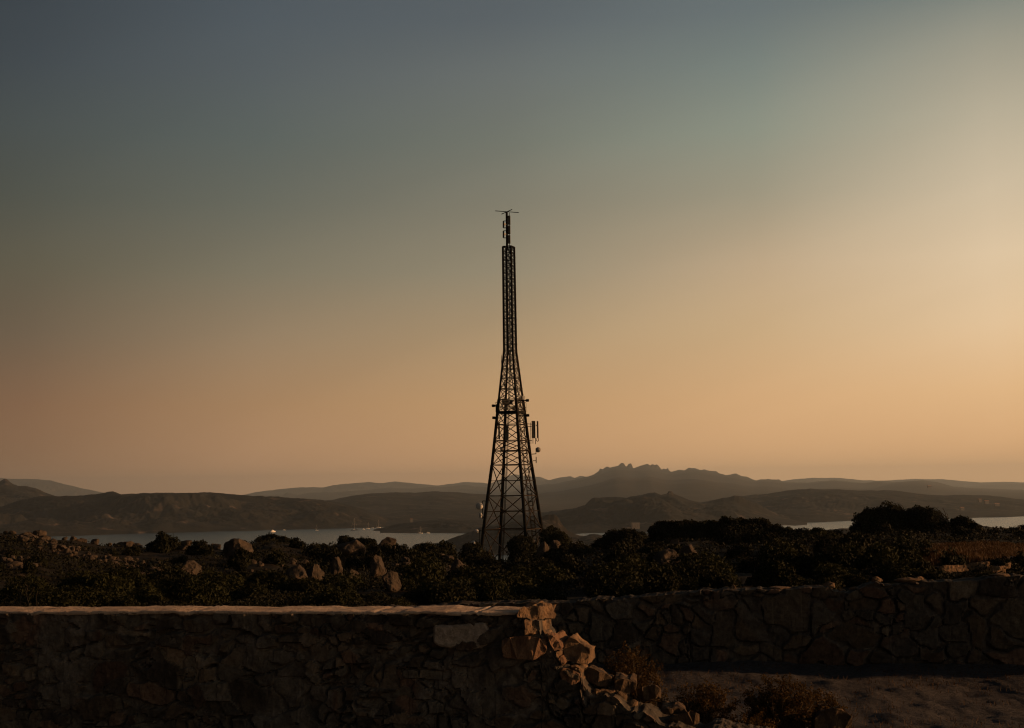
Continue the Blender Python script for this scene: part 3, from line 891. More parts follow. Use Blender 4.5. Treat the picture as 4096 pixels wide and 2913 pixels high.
# traced trees
def lobe_tree(name, lobes, Y, py_base, n, label, cat='tree', mat='leaf_dark', group=None, leaf=.10, px_trunk=None):
    if name == 'juniper_tree': lobes = [(a, b_ + 9, r_) for a, b_, r_ in lobes]
    """lobes: (px, py, radius px) -> crown of leaf sprigs on a forked trunk"""
    k = Y / F
    pxm = px_trunk if px_trunk is not None else sum(l[0] for l in lobes) / len(lobes)
    B = at(pxm, py_base, Y)
    g = float(gz(B.x, B.y)); B.z = min(B.z, g) if abs(B.z - g) < 6 else B.z
    root = empty(name, B)
    rng = np.random.default_rng(int(pxm * 7 + py_base))
    C_, r_ = [], []
    for (a, b_, rad) in lobes:
        c = at(a, b_, Y) - B
        c.y += rng.uniform(-.6, .6) * rad * k
        rad *= .68
        C_.append(c.copy()); r_.append(rad * k)
        for _ in range(8):
            dv = Vector(rng.normal(size=3)).normalized(); dv.z = abs(dv.z) * .8
            q = rng.uniform(.14, .5)
            C_.append(c + dv * rad * k * rng.uniform(.75, 1.3 - q * .5)); r_.append(rad * k * q)
    base_n = len(C_)
    for q in range(0, base_n, 9):
        c, rd = Vector(C_[q]), r_[q]
        gg = float(gz(B.x + c.x, B.y + c.y)) - B.z
        while c.z - rd * .6 > gg:
            c = c + Vector((rng.uniform(-.3, .3) * rd, rng.uniform(-.4, .2) * rd, -rd * .8)); C_.append(c.copy()); r_.append(rd * rng.uniform(.85, 1.15))
    n = int(n * (1 + .5 * max(0, len(C_) - base_n) / max(1, base_n / 9)))
    V = leaves(C_, r_, int(n * 1.7), leaf, rng, 1.0, .5, None)
    o = link('crown', np_mesh('crown', V, quads(V)), MAT[mat], root)
    bm = bmesh.new()
    H_ = max(1.0, max(c.z for c in C_))
    fork = Vector((0, 0, H_ * .3))
    bar(bm, (0, 0, -.3), fork, .045 * H_ + .02, 7, .035 * H_ + .015)
    for c in C_[:base_n:9]:
        mid = fork.lerp(Vector(c), .55) + Vector((rng.uniform(-.1, .1), rng.uniform(-.1, .1), .1))
        bar(bm, fork, mid, .022 * H_ + .012, 5, .015 * H_ + .008); bar(bm, mid, c, .015 * H_ + .008, 5, .006)
    link('trunk', bm_mesh('trunk', bm), MAT['bark'], root)
    tag(root, label, cat, group)
    return root

TG = 'dark trees on the right skyline'
lobe_tree('juniper_tree', z7((790, 690, 38), (845, 635, 60), (960, 605, 72), (1020, 600, 60), (1100, 585, 78), (1165, 625, 60), (900, 700, 90), (1050, 690, 100), (1140, 710, 70)), 122, 2142, 9000, 'broad dark tree with a stepped crown, highest on the right skyline', group=TG)
lobe_tree('juniper_tree', z7((1275, 590, 52), (1330, 575, 55), (1400, 580, 62), (1470, 620, 60), (1540, 665, 62), (1600, 700, 45), (1290, 680, 62), (1420, 705, 66), (1500, 730, 60)), 121, 2150, 8000, 'dark tree with a slanting right side next to the bare branches', group=TG)
lobe_tree('juniper_tree', z7((1690, 650, 36), (1715, 615, 28), (1745, 640, 40), (1790, 665, 42), (1750, 690, 50)), 119, 2130, 3000, 'small lone dark tree right of the bare branches', group=TG)
lobe_tree('juniper_tree', z6((850, 790, 34), (900, 765, 45), (960, 760, 48), (1020, 758, 45), (1090, 765, 45), (1150, 785, 40), (1000, 800, 70)), 140, 2195, 6000, 'round dome shaped dark tree standing alone right of the tower', group='trees of the thicket')
lobe_tree('thicket_tree', z7((10, 725, 40), (90, 730, 38), (180, 745, 36), (270, 765, 36), (380, 775, 34), (470, 780, 30)), 124, 2190, 6500, 'long low dark growth sloping down from the right end of the thicket', group='trees of the thicket')
thick = [((1270, 740, 34), (1320, 715, 42), (1370, 710, 46), (1430, 700, 40), (1330, 780, 60), (1410, 780, 60), 'dark tree at the left end of the thicket skyline'),
         ((1500, 700, 38), (1560, 695, 40), (1620, 700, 42), (1530, 770, 60), (1620, 770, 60), 'flat topped dark tree in the thicket, second from its left end'),
         ((1690, 705, 38), (1750, 700, 40), (1810, 695, 38), (1700, 775, 60), (1790, 775, 60), 'low dark tree in the middle of the thicket skyline'),
         ((1905, 660, 30), (1950, 680, 45), (2020, 680, 42), (1880, 740, 60), (1980, 750, 70), 'dark tree with a knob on its left shoulder in the thicket'),
         ((2090, 690, 44), (2160, 675, 40), (2220, 680, 44), (2270, 715, 42), (2130, 760, 70), (2220, 770, 60), 'rounded dark tree at the right end of the thicket skyline')]
rr3 = random.Random(12)
for i, t in enumerate(thick):
    t = tuple((l[0] + rr3.uniform(-14, 14), l[1] - l[2] * .75 - rr3.uniform(0, 10), rr3.uniform(12, 22)) for l in t[:3]) + t
    lobe_tree('thicket_tree', z6(*t[:-1]), 128 - i, 2195, 5200, t[-1], group='trees of the thicket')
rr2 = random.Random(90)
for k in range(46):
    px = rr2.uniform(3060, 3720) if k < 34 else rr2.uniform(2340, 2700); py = rr2.uniform(2148, 2235)
    w_ = rr2.uniform(70, 130); o = put_bush(px, py, w_, w_ * rr2.uniform(.35, .6), False)
for k in range(16):
    px = rr2.uniform(3860, 4180); py = rr2.uniform(2124, 2160); w_ = rr2.uniform(60, 120); put_bush(px, py, w_, w_ * rr2.uniform(.3, .5), False)
for k in range(26):
    px = rr2.uniform(560, 1850)
    if 1020 < px < 1170: continue
    py = float(np.interp(px, [p[0] for p in CREST], [p[1] for p in CREST])) + rr2.uniform(4, 34); w_ = rr2.uniform(45, 110); put_bush(px, py, w_, w_ * rr2.uniform(.5, 1.0), False)
lobe_tree('thicket_tree', z6((1900, 850, 90), (2000, 830, 95), (2120, 840, 95), (2210, 870, 90), (2050, 920, 110), (1950, 950, 90)), 105, 2260, 9000, 'wide dark bushy tree in front of the thicket, right of the large boulders', group='trees of the thicket')
lobe_tree('thicket_tree', z7((330, 850, 70), (450, 830, 70), (540, 850, 60), (600, 880, 50), (420, 910, 80)), 95, 2250, 7000, 'dark bushy tree with a lit arched top below the right skyline', group='trees of the thicket', mat='leaf')
lobe_tree('thicket_tree', z6((300, 775, 45), (360, 770, 50), (420, 800, 45), (480, 830, 40), (380, 840, 60)), 158, 2215, 4200, 'dark tree right beside the foot of the lattice tower', group='trees at the tower foot')
lobe_tree('thicket_tree', z5((1900, 800, 45), (1960, 790, 45), (1890, 860, 40), (1950, 870, 60), (2020, 850, 50)), 154, 2262, 5200, 'dark tree hiding the left foot of the lattice tower', group='trees at the tower foot')
lobe_tree('thicket_tree', z6((30, 840, 40), (80, 825, 38), (130, 830, 36), (70, 880, 60), (140, 880, 50)), 152, 2235, 4200, 'low dark tree in front of the middle of the tower foot', group='trees at the tower foot')
lobe_tree('thicket_tree', z5((1480, 785, 36), (1540, 775, 38), (1590, 800, 40), (1640, 840, 44), (1550, 850, 60), (1660, 890, 50)), 138, 2262, 5200, 'dark mound shaped tree left of the tower, before the sea', group='trees among the boulders', cat='tree')
lobe_tree('thicket_tree', z5((770, 695, 26), (810, 715, 34), (850, 710, 26), (790, 760, 44)), 146, 2215, 2600, 'dark tuft of foliage on the left skyline boulder', group='trees among the boulders')
lobe_tree('thicket_tree', z5((930, 725, 34), (990, 725, 34), (1030, 730, 30), (960, 780, 50)), 146, 2225, 3000, 'dark tree between the two pointed skyline boulders', group='trees among the boulders')
lobe_tree('thicket_tree', z5((40, 715, 36), (110, 700, 40), (170, 700, 36), (240, 715, 36), (310, 740, 36), (150, 750, 60), (260, 770, 50)), 148, 2215, 5200, 'long low dark tree on the skyline left of the boulders', group='trees among the boulders')
lobe_tree('thicket_tree', z5((560, 770, 26), (600, 765, 26), (640, 790, 30), (590, 810, 40)), 144, 2225, 2200, 'small dark tree on the skyline between sea and boulders', group='trees among the boulders')
lobe_tree('thicket_tree', z5((60, 1090, 70), (170, 1100, 70), (280, 1130, 60), (400, 1150, 60), (520, 1170, 70), (640, 1190, 60), (700, 1230, 50), (300, 1200, 70), (450, 1230, 70), (120, 1190, 80)), 52, 2432, 12000,
          'sunlit olive green thicket rising over the nearer wall, left of its middle', 'shrub', 'leaf', 'leafy shrubs behind the nearer wall', .07)
lobe_tree('thicket_tree', z4((1800, 1120, 60), (1880, 1090, 60), (1700, 1090, 50), (1900, 1180, 70), (2050, 1160, 70), (2160, 1180, 60), (2200, 1120, 50)), 55, 2432, 9000,
          'sunlit olive green shrub rising over the nearer wall in its left part', 'shrub', 'leaf', 'leafy shrubs behind the nearer wall', .07)
lobe_tree('thicket_tree', z7((60, 1085, 50), (110, 1090, 50), (160, 1130, 55), (190, 1180, 45), (90, 1170, 70), (-20, 1150, 60)), 40, 2362, 7000,
          'bright rimmed olive bush rising over the farther wall left of its notch', 'shrub', 'leaf', 'leafy shrubs behind the farther wall', .05)
lobe_tree('thicket_tree', z6((900, 1270, 45), (980, 1245, 50), (1060, 1260, 50), (1000, 1310, 60), (1120, 1300, 40)), 42, 2400, 5000,
          'round olive bush peeping over the left part of the farther wall', 'shrub', 'leaf', 'leafy shrubs behind the farther wall', .05)
lobe_tree('thicket_tree', z6((1740, 1180, 40), (1800, 1170, 45), (1880, 1200, 45), (1920, 1230, 30)), 42, 2365, 5000,
          'low wide olive bush over the middle of the farther wall', 'shrub', 'leaf', 'leafy shrubs behind the farther wall', .05)

# bare dead tree on the right skyline and dry plants behind the near wall
def bare(name, pts_list, Y, mat, label, r0, base):
    B = at(*base, Y)
    root_me = bmesh.new()
    for pts, r in pts_list:
        P = [at(a, b_, Y) - B for a, b_ in pts]
        for i in range(len(P) - 1):
            f0, f1 = 1 - i / len(P) * .7, 1 - (i + 1) / len(P) * .7
            bar(root_me, P[i], P[i + 1], r * f0, 5, r * f1)
    o = link(name, bm_mesh(name, root_me), MAT[mat]); o.location = B
    tag(o, label, 'tree' if 'tree' in name else 'plant')
    return o
bare('dead_tree', [(z7((1650, 720), (1620, 650), (1590, 600), (1560, 570), (1530, 550), (1505, 525), (1485, 512)), .055), (z7((1560, 570), (1520, 560), (1490, 545)), .025), (z7((1590, 600), (1580, 560), (1565, 530), (1560, 515)), .03),
     (z7((1620, 650), (1575, 620), (1540, 600), (1515, 580)), .03), (z7((1530, 550), (1510, 548), (1495, 530)), .02), (z7((1600, 620), (1605, 580), (1590, 560)), .022), (z7((1640, 690), (1642, 640), (1636, 610)), .03), (z7((1505, 525), (1520, 512)), .014), (z7((1565, 530), (1550, 522)), .014)],
     120, 'bark', 'bare leafless tree leaning left on the right skyline', .05, z7((1650, 740))[0])
bare('dry_shrub', [(z4((268, 1290), (245, 1220), (238, 1160), (250, 1110), (225, 1085)), .014 * .55), (z4((238, 1160), (220, 1120), (205, 1100)), .008 * .55), (z4((245, 1220), (290, 1150), (310, 1110)), .007 * .55),
     (z4((185, 1290), (185, 1220), (170, 1150), (150, 1120)), .010 * .55), (z4((185, 1220), (205, 1160), (210, 1130)), .007 * .55), (z4((170, 1150), (190, 1110)), .006 * .55), (z4((330, 1290), (325, 1200), (335, 1150)), .007 * .55)],
     30, 'bark', 'bare pale stemmed shrub behind the left end of the nearer wall', .02, z4((230, 1300))[0])

# undergrowth: heath one cannot count
rng = np.random.default_rng(77)
n = 250000
px = rng.uniform(-150, 4250, n)
uu = np.array([ray(a, 2250)[0] for a in (0, 4096)])
u = uu[0] + (uu[1] - uu[0]) * px / 4096
_, yc = crest(u)
t = rng.random(n)
Y = 1 / (1 / 27.5 * (1 - t) + 1 / yc * t)
X = u * Y
cov = fbm(X * .22, Y * .12, seed=31, oct=3)
left = (px < 900) & (Y > 60)
openg = (px > 3680) & (Y > 53) & (Y < 77)
keep = (cov > np.where(left, -.05, np.where(Y < 75, .02, -.35))) & ~(openg & (rng.random(n) < .9))
X, Y, cov, px = X[keep], Y[keep], cov[keep], px[keep]
hgt = np.clip(.22 + .5 * cov, .05, .7) * np.where((px < 950) | (Y < 75), .5, 1) * rng.random(len(X)) ** .7
P = np.stack([X, Y, gz(X, Y) + hgt], -1)
m = len(P)
nn = rng.normal(size=(m, 3)) * .8 + np.array([0, 0, .9]); nn /= np.linalg.norm(nn, axis=1)[:, None]
a = np.cross(nn, rng.normal(size=(m, 3))); a /= np.linalg.norm(a, axis=1)[:, None]
b_ = np.cross(nn, a)
s = ((.010 + .0008 * Y) * (.6 + .8 * rng.random(m)))[:, None]
V = np.stack([P - a * s, P - b_ * s * .55, P + a * s, P + b_ * s * .55], 1).reshape(-1, 3)
tag(link('undergrowth', np_mesh('undergrowth', V, quads(V)), MAT['heath']), 'low dark heath covering the slopes between bushes and rocks', 'undergrowth', kind='stuff')

# dry grass: open patch at right and thin blades in the court
def blades(P, h, w, rng):
    m = len(P)
    a = rng.random(m) * 6.283
    d = np.stack([np.cos(a), np.sin(a), 0 * a], -1)
    ln = rng.normal(size=(m, 3)) * .35; ln[:, 2] = 1
    h = (h * (.5 + rng.random(m)))[:, None]; w = w[:, None] if hasattr(w, 'shape') else w
    return np.stack([P - d * w, P + d * w, P + ln * h + d * w * .15, P + ln * h - d * w * .15], 1).reshape(-1, 3)
n = 16000
px = rng.uniform(3680, 4300, n); Y = rng.uniform(57, 76, n)
u = uu[0] + (uu[1] - uu[0]) * px / 4096
X = u * Y
V1 = blades(np.stack([X, Y, gz(X, Y) - .02], -1), np.full(n, .20), np.full(n, .04), rng)
n = 9000
X = rng.uniform(-3, 9.5, n); Y = rng.uniform(13.6, 21, n)
keep = fbm(X * .8, Y * .8, seed=55, oct=3) > -.1
X, Y = X[keep], Y[keep]
V2 = blades(np.stack([X, Y, gz(X, Y) - .01], -1), np.full(len(X), .045), np.full(len(X), .006), rng)
V = np.concatenate([V1, V2])
tag(link('dry_grass', np_mesh('dry_grass', V, quads(V)), MAT['grass']), 'short dry brown grass in the court and on the open patch at the right', 'grass', kind='stuff')

# dry shrubs beside the rubble: stems with small tufts
def dry_shrub(px, Y, w, h, n, seed, label):
    u, _ = ray(px, 2700)
    B = Vector((u * Y, Y, float(gz(u * Y, Y))))
    rng = np.random.default_rng(seed); rr = random.Random(seed)
    root = empty('dry_shrub', B)
    bm = bmesh.new(); tips = []
    for k in range(n):
        a = rr.uniform(0, 6.283); q = rr.random() ** .7
        tip = Vector((math.cos(a) * q * w / 2, math.sin(a) * q * w * .35, h * (1 - .25 * q * q) * rr.uniform(.55, 1.02)))
        m1 = Vector((tip.x * .35, tip.y * .35, tip.z * .55)) + Vector((rr.uniform(-.03, .03), rr.uniform(-.03, .03), 0))
        bar(bm, (tip.x * .12, tip.y * .12, -.02), m1, .006, 4, .004); bar(bm, m1, tip, .004, 4, .002)
        for j in range(3):
            f = m1.lerp(tip, rr.uniform(.2, 1)); e = f + Vector((rr.uniform(-.07, .07), rr.uniform(-.05, .05), rr.uniform(.02, .08)))
            bar(bm, f, e, .003, 3, .0015); tips.append(e)
        tips.append(tip)
    link('stem', bm_mesh('stem', bm), MAT['bark'], root)
    T = np.array([list(t) for t in tips])
    V = leaves(T, np.full(len(T), .035), len(T) * 16, .012, rng, 1.2, .2)
    link('foliage', np_mesh('foliage', V, quads(V)), MAT['leaf_dry'], root)
    tag(root, label, 'shrub', 'dry shrubs by the rubble')
    return root
dry_shrub(2520, 14.2, .72, .96, 150, 1, 'dry rusty heath plant just behind the leaning slab')
dry_shrub(2600, 13.9, .36, .72, 60, 5, 'thin dry heath plant beside the striped stone')
dry_shrub(2815, 14.0, .70, .72, 110, 2, 'low wispy dry grass clump between rubble and largest shrub')
dry_shrub(3110, 13.6, .84, .78, 190, 3, 'largest dry brown shrub at the bottom right of the rubble')
dry_shrub(3255, 13.9, .62, .62, 100, 4, 'dark thin dry shrub right of the largest one')
dry_shrub(3010, 13.3, .5, .5, 70, 6, 'short dry tuft in front of the largest shrub')

# ------------------------------------------------------------------ boulders
BL = [  # px0, px1, top, bottom, distance, label, squash
    (892, 1022, 2158, 2248, 'tall rounded boulder standing on the left skyline before the sea'),
    (700, 806, 2250, 2322, 'low grooved pale rock outcrop on the left slope'),
    (1345, 1455, 2164, 2240, 'sharp wedge shaped boulder on the skyline left of the tower'),
    (1495, 1600, 2155, 2240, 'pointed leaning boulder on the skyline, right of the wedge shaped one'),
    (1219, 1292, 2260, 2352, 'egg shaped pale boulder left of the tower'),
    (1148, 1228, 2264, 2342, 'dark lumpy boulder touching the egg shaped one'),
    (1318, 1378, 2232, 2330, 'tall narrow boulder above and right of the egg shaped one'),
    (1380, 1438, 2278, 2350, 'grey upright boulder in the middle of the boulder field'),
    (1480, 1545, 2228, 2330, 'steep rock spine falling to the right, its upper block'),
    (1530, 1600, 2290, 2370, 'steep rock spine falling to the right, its lower block'),
    (1775, 1815, 2222, 2270, 'small rounded boulder at the sea edge of the scrub, left of the tower'),
    (1806, 1868, 2238, 2320, 'broad dark boulder left of the tower foot'),
    (2145, 2196, 2172, 2265, 'tall sunlit boulder right under the right tower leg'),
    (2198, 2248, 2165, 2240, 'tall boulder just right of the tower foot'),
    (2605, 2725, 2185, 2320, 'massive grooved boulder in the scrub right of the tower'),
    (2680, 2722, 2158, 2205, 'small block perched on top of the massive grooved boulder'),
    (2722, 2796, 2184, 2258, 'sunlit overhanging boulder right of the massive one'),
    (2742, 2812, 2246, 2325, 'smooth boulder under the sunlit overhanging one'),
    (1470, 1512, 2226, 2262, 'small block at the top of the steep rock spine'),
    (3470, 3560, 2118, 2140, 'flat brown rock in the scrub below the right skyline'),
]
for k, (x0, x1, yt, yb, lab) in enumerate(BL):
    P = ground_hit((x0 + x1) / 2, yb - 4)
    if P.y > 150: P = Vector((P.x * 148 / P.y, 148, float(gz(P.x * 148 / P.y, 148))))
    T = at((x0 + x1) / 2, yt, P.y)
    wd = (x1 - x0) / F * P.y; hz = max(T.z - P.z, .4)
    me = rock_mesh('boulder', 700 + k * 3, (wd * .56, wd * .55, hz * .62), 11, .16, 4, .9)
    o = link('boulder', me, MAT['granite'])
    o.location = (P.x, P.y, T.z - hz * .53)
    o.rotation_euler = (0, 0, random.uniform(-.4, .4))
    tag(o, lab, 'boulder', 'large boulders in the scrub')
PR = [rock_mesh('granite_rock', 900 + i, (1, .8, .8), 10, .16, 3, .9) for i in range(7)]
for m_ in PR: m_.materials.append(MAT['granite'])
rr = random.Random(33)
rows_ = [((0, 2225), (170, 2262), 30), ((230, 2205), (640, 2300), 60), ((60, 2140), (210, 2172), 26), ((0, 2250), (140, 2305), 18), ((420, 2235), (640, 2310), 34), ((380, 2175), (860, 2195), 20), ((80, 2180), (330, 2215), 16), ((0, 2134), (880, 2192), 34), ((300, 2200), (900, 2330), 26)]
for (a, b_, n_) in rows_:
    for k in range(n_):
        t = rr.random()
        px = a[0] + (b_[0] - a[0]) * t + rr.gauss(0, 14); py = a[1] + (b_[1] - a[1]) * t + rr.gauss(0, 9)
        P = ground_hit(px, py)
        s = rr.uniform(9, 25) / F * P.y * (1.5 if rr.random() < .12 else 1)
        o = link('granite_rock', rr.choice(PR))
        o.location = P + Vector((0, 0, s * .3)); o.scale = (s * rr.uniform(.7, 1.1), s * .8, s * rr.uniform(.5, .9)); o.rotation_euler = (rr.uniform(-.3, .3), rr.uniform(-.3, .3), rr.uniform(0, 6.28))
        tag(o, 'pale granite rock scattered on the scrubby slope at the left', 'rock', 'pale rocks scattered on the left slope')
for k in range(26):
    px = rr.uniform(1000, 2000); py = rr.uniform(2240, 2335)
    P = ground_hit(px, py); s = rr.uniform(6, 15) / F * P.y
    o = link('granite_rock', rr.choice(PR)); o.location = P + Vector((0, 0, s * .2)); o.scale = (s, s * .8, s * rr.uniform(.7, 1.1)); o.rotation_euler = (0, 0, rr.uniform(0, 6.28))
    tag(o, 'small rock between the bushes of the boulder field left of the tower', 'rock', 'small rocks in the boulder field')

for k in range(34):
    px = rr.uniform(960, 2000); py = rr.uniform(2235, 2335)
    P = ground_hit(px, py); s = rr.uniform(16, 29) / F * P.y
    o = link('boulder', rr.choice(PR)); o.location = P + Vector((0, 0, s * .25)); o.scale = (s, s * .9, s * rr.uniform(.8, 1.3)); o.rotation_euler = (rr.uniform(-.3, .3), rr.uniform(-.3, .3), rr.uniform(0, 6.28))
    tag(o, 'dark medium sized rock half buried in the scrub of the boulder field', 'boulder', 'half buried rocks of the boulder field')

# ------------------------------------------------------------------ ruin at the right
def ruin(poly, Y, ext, seed, label):
    me, c = slab_mesh('ruined_wall', poly, Y, ext, seed, .03)
    o = link('ruined_wall', me, MAT['rubble']); o.location = c
    tag(o, label, 'ruin', 'stone ruins on the right slope')
ruin(z7((1525, 1040), (1570, 1030), (1575, 1120), (1525, 1112)), 50, (.9, .35, .02), 1, 'stubby stone pillar of a ruin behind the farther wall')
ruin(z7((1765, 1030), (1810, 1010), (1900, 1000), (1905, 1060), (1800, 1075), (1765, 1060)), 51, (.5, .5, 0), 2, 'low broken ruin wall right of the stone pillar')
ruin(z7((1940, 1100), (1950, 1060), (1985, 1035), (2030, 1040), (2045, 1070), (2040, 1110)), 50, (.5, .5, 0), 3, 'rounded heap of ruin masonry between two dark bushes')
ruin(z7((2118, 1060), (2118, 1012), (2138, 1010), (2140, 1060)), 50, (.15, .15, 0), 4, 'thin stone post of the ruin near the right edge')
ruin(z7((2110, 985), (2130, 962), (2284, 955), (2400, 950), (2400, 985)), 57, (.2, .5, 0), 5, 'long low ruin wall running out at the right edge')
rr = random.Random(44)
for px, py, w_, h_ in ((3900, 2285, 70, 28), (3990, 2250, 80, 45), (4060, 2275, 80, 35), (4075, 2255, 60, 45), (3850, 2300, 80, 25), (3815, 2270, 50, 30), (3740, 2290, 70, 40), (3680, 2270, 90, 50)):
    P = at(px, py + h_ * .5, 57); o = put_bush(px, py + h_ * .5, w_ * 1.15, h_ * 1.2, True)
    tag(o, 'dark bush growing against the stone ruins on the right slope', 'bush', 'bushes among the ruins')

# ------------------------------------------------------------------ lattice tower
TY = 162.0
TB = at(2054, 2285, TY)
tower = empty('lattice_tower', TB)
tag(tower, 'tall dark steel lattice mast with flared legs and many antennas', 'tower')
PXM = TY / F
_hy = lambda py: at(2054 - (2285 - py) * .0153, py, TY).z - TB.z     # height above foot of a level in the photo
PR_ = [(988, 23.0), (1404, 24.6), (1476, 33.5), (1604, 49), (1700, 60), (1860, 79), (1983, 97), (2120, 116), (2285, 139)]
def halfw(z):
    zs = [_hy(a) for a, _ in PR_][::-1]; ws = [b * PXM for _, b in PR_][::-1]
    return float(np.interp(z, zs, ws))
ANG = [(.402, -.95), (.95, .402), (-.402, .95), (-.95, -.402)]     # front, right, back, left
def corner(i, z):
    r = halfw(z) / .95
    return Vector((ANG[i % 4][0] * r, ANG[i % 4][1] * r, z))
LV = [_hy(y) for y in (2285, 2117, 1983, 1860, 1804, 1763, 1699, 1649, 1599, 1556, 1513, 1476, 1440, 1404)]
UP = [_hy(1404) + (_hy(988) - _hy(1404)) * k / 16 for k in range(17)]
ZT, ZS = _hy(988), _hy(1404)
def tpart(name, bm, mat, parent=tower, smooth=False, label=None):
    o = link(name, bm_mesh(name, bm, smooth), MAT[mat], parent)
    if label: o['label'] = label
    return o
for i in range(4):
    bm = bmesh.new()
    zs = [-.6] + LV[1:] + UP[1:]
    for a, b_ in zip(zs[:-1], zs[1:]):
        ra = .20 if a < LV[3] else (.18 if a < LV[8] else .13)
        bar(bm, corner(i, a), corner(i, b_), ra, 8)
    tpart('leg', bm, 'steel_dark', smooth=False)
def face_pt(i, z, t): return corner(i, z).lerp(corner(i + 1, z), t)
bm = bmesh.new()
for k, z in enumerate(LV[1:]):
    for i in range(4): bar(bm, corner(i, z), corner(i + 1, z), .055 if k < 4 else .05, 5)
for z in [(_hy(1923)), _hy(2045)]:
    for i in range(4): bar(bm, corner(i, z), corner(i + 1, z), .035, 4)
tpart('horizontal_brace', bm, 'steel')
bm = bmesh.new()
for z in UP:
    for i in range(4): bar(bm, corner(i, z), corner(i + 1, z), .045, 4)
for i in range(4): bar(bm, corner(i, ZT), corner(i + 1, ZT), .08, 5)
tpart('horizontal_brace', bm, 'steel_dark')
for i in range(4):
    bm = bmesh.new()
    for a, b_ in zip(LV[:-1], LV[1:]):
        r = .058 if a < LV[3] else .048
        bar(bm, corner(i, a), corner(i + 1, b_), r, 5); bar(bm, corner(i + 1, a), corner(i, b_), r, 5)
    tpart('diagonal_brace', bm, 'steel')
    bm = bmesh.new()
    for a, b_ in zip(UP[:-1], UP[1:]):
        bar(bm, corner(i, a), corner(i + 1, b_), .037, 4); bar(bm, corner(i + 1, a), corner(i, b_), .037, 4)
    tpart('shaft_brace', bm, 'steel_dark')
# caged ladder inside the right hand face, then up the middle of the shaft
bm = bmesh.new()
def lad(z):
    c = (corner(1, z) * .70 + corner(0, z) * .30) * .86 if z < ZS else Vector((.10, 0, z))
    if z >= LV[7]:
        t = min(1, (z - LV[7]) / (ZS - LV[7])); c = c.lerp(Vector((.05, 0, z)), t) if z < ZS else Vector((.05, 0, z))
    c.z = z; return c
z = 0.2
prev = None
while z < ZT - .2:
    c = lad(z)
    l, r_ = c + Vector((-.22, .05, 0)), c + Vector((.22, -.05, 0))
    bar(bm, l, r_, .032, 4)
    if prev: bar(bm, prev[0], l, .045, 4); bar(bm, prev[1], r_, .045, 4)
    prev = (l, r_); z += .42
tpart('ladder', bm, 'steel_dark')
bm = bmesh.new(); z = 1.5; pv = None
while z < LV[7]:
    c = lad(z)
    hoop = [c + Vector((.36 * math.cos(t), .36 * math.sin(t) + .2, 0)) for t in (-.5, .3, 1.1, 1.9, 2.7, 3.6)]
    for a, b_ in zip(hoop[:-1], hoop[1:]): bar(bm, a, b_, .018, 4)
    if pv:
        for j in (1, 3, 4): bar(bm, pv[j], hoop[j], .016, 4)
    pv = hoop; z += .9
tpart('ladder_cage', bm, 'steel_dark')
# cable run beside the back leg
bm = bmesh.new()
for dx in (.28, .36, .44):
    zs = LV + UP[1:]
    for a, b_ in zip(zs[:-1], zs[1:]): bar(bm, corner(2, a) * Vector((1, 1, 1)) + Vector((dx, -.15, 0)), corner(2, b_) + Vector((dx * (1 if b_ < ZS else .8), -.15, 0)), .026, 4)
tpart('cable_run', bm, 'steel_dark')
# equipment positions: photo point in the tower's own plane -> local coordinates
def tp(px, py, dy=0.0): 
    P = at(px, py, TY) - TB
    return Vector((P.x, P.y + dy, P.z))
def q2(x, y): return (1850 + x / 3.1225, 1380 + y / 3.1225)
def q3(x, y): return (1850 + x / 3.1225, 1800 + y / 3.1225)
def q1(x, y): return (1850 + x / 2.32, 800 + y / 2.32)
# work platform
bm = bmesh.new()
zp = LV[7]
pl = [corner(i, zp) * 1.12 for i in range(4)]
for v_ in pl: v_.z = zp
top_ = [bm.verts.new(v_ + Vector((0, 0, .10))) for v_ in pl]; bot = [bm.verts.new(v_ - Vector((0, 0, .16))) for v_ in pl]
bm.faces.new(top_); bm.faces.new(bot[::-1])
for i in range(4): bm.faces.new((bot[i], bot[(i + 1) % 4], top_[(i + 1) % 4], top_[i]))
tpart('platform', bm, 'steel_dark')
bm = bmesh.new()
for i in range(4):
    a, b_ = pl[i], pl[(i + 1) % 4]
    for hz in (.55, 1.1): bar(bm, a + Vector((0, 0, hz)), b_ + Vector((0, 0, hz)), .025, 4)
    for t in (0, .33, .66): bar(bm, a.lerp(b_, t), a.lerp(b_, t) + Vector((0, 0, 1.1)), .025, 4)
tpart('railing', bm, 'steel')
# horn antennas left and right on long arms
def horn(p_end, p_leg, name='horn_antenna'):
    bm = bmesh.new()
    d = (p_end - p_leg).normalized()
    bar(bm, p_leg, p_end - d * .3, .06, 6)
    bar(bm, p_end - d * .36, p_end - d * .22, .09, 8, .17); bar(bm, p_end - d * .22, p_end + d * .06, .17, 10, .15)
    tpart(name, bm, 'steel_dark')
horn(tp(*q2(372, 760)), tp(*q2(480, 764)))
horn(tp(*q2(378, 910)), tp(*q2(480, 914)))
horn(tp(*q2(824, 693)), tp(*q2(690, 700)))
horn(tp(*q2(828, 880)), tp(*q2(690, 886)))
bm = bmesh.new(); bar(bm, tp(*q2(422, 740)), tp(*q2(425, 920)), .045, 5); tpart('mount_pole', bm, 'steel_dark')
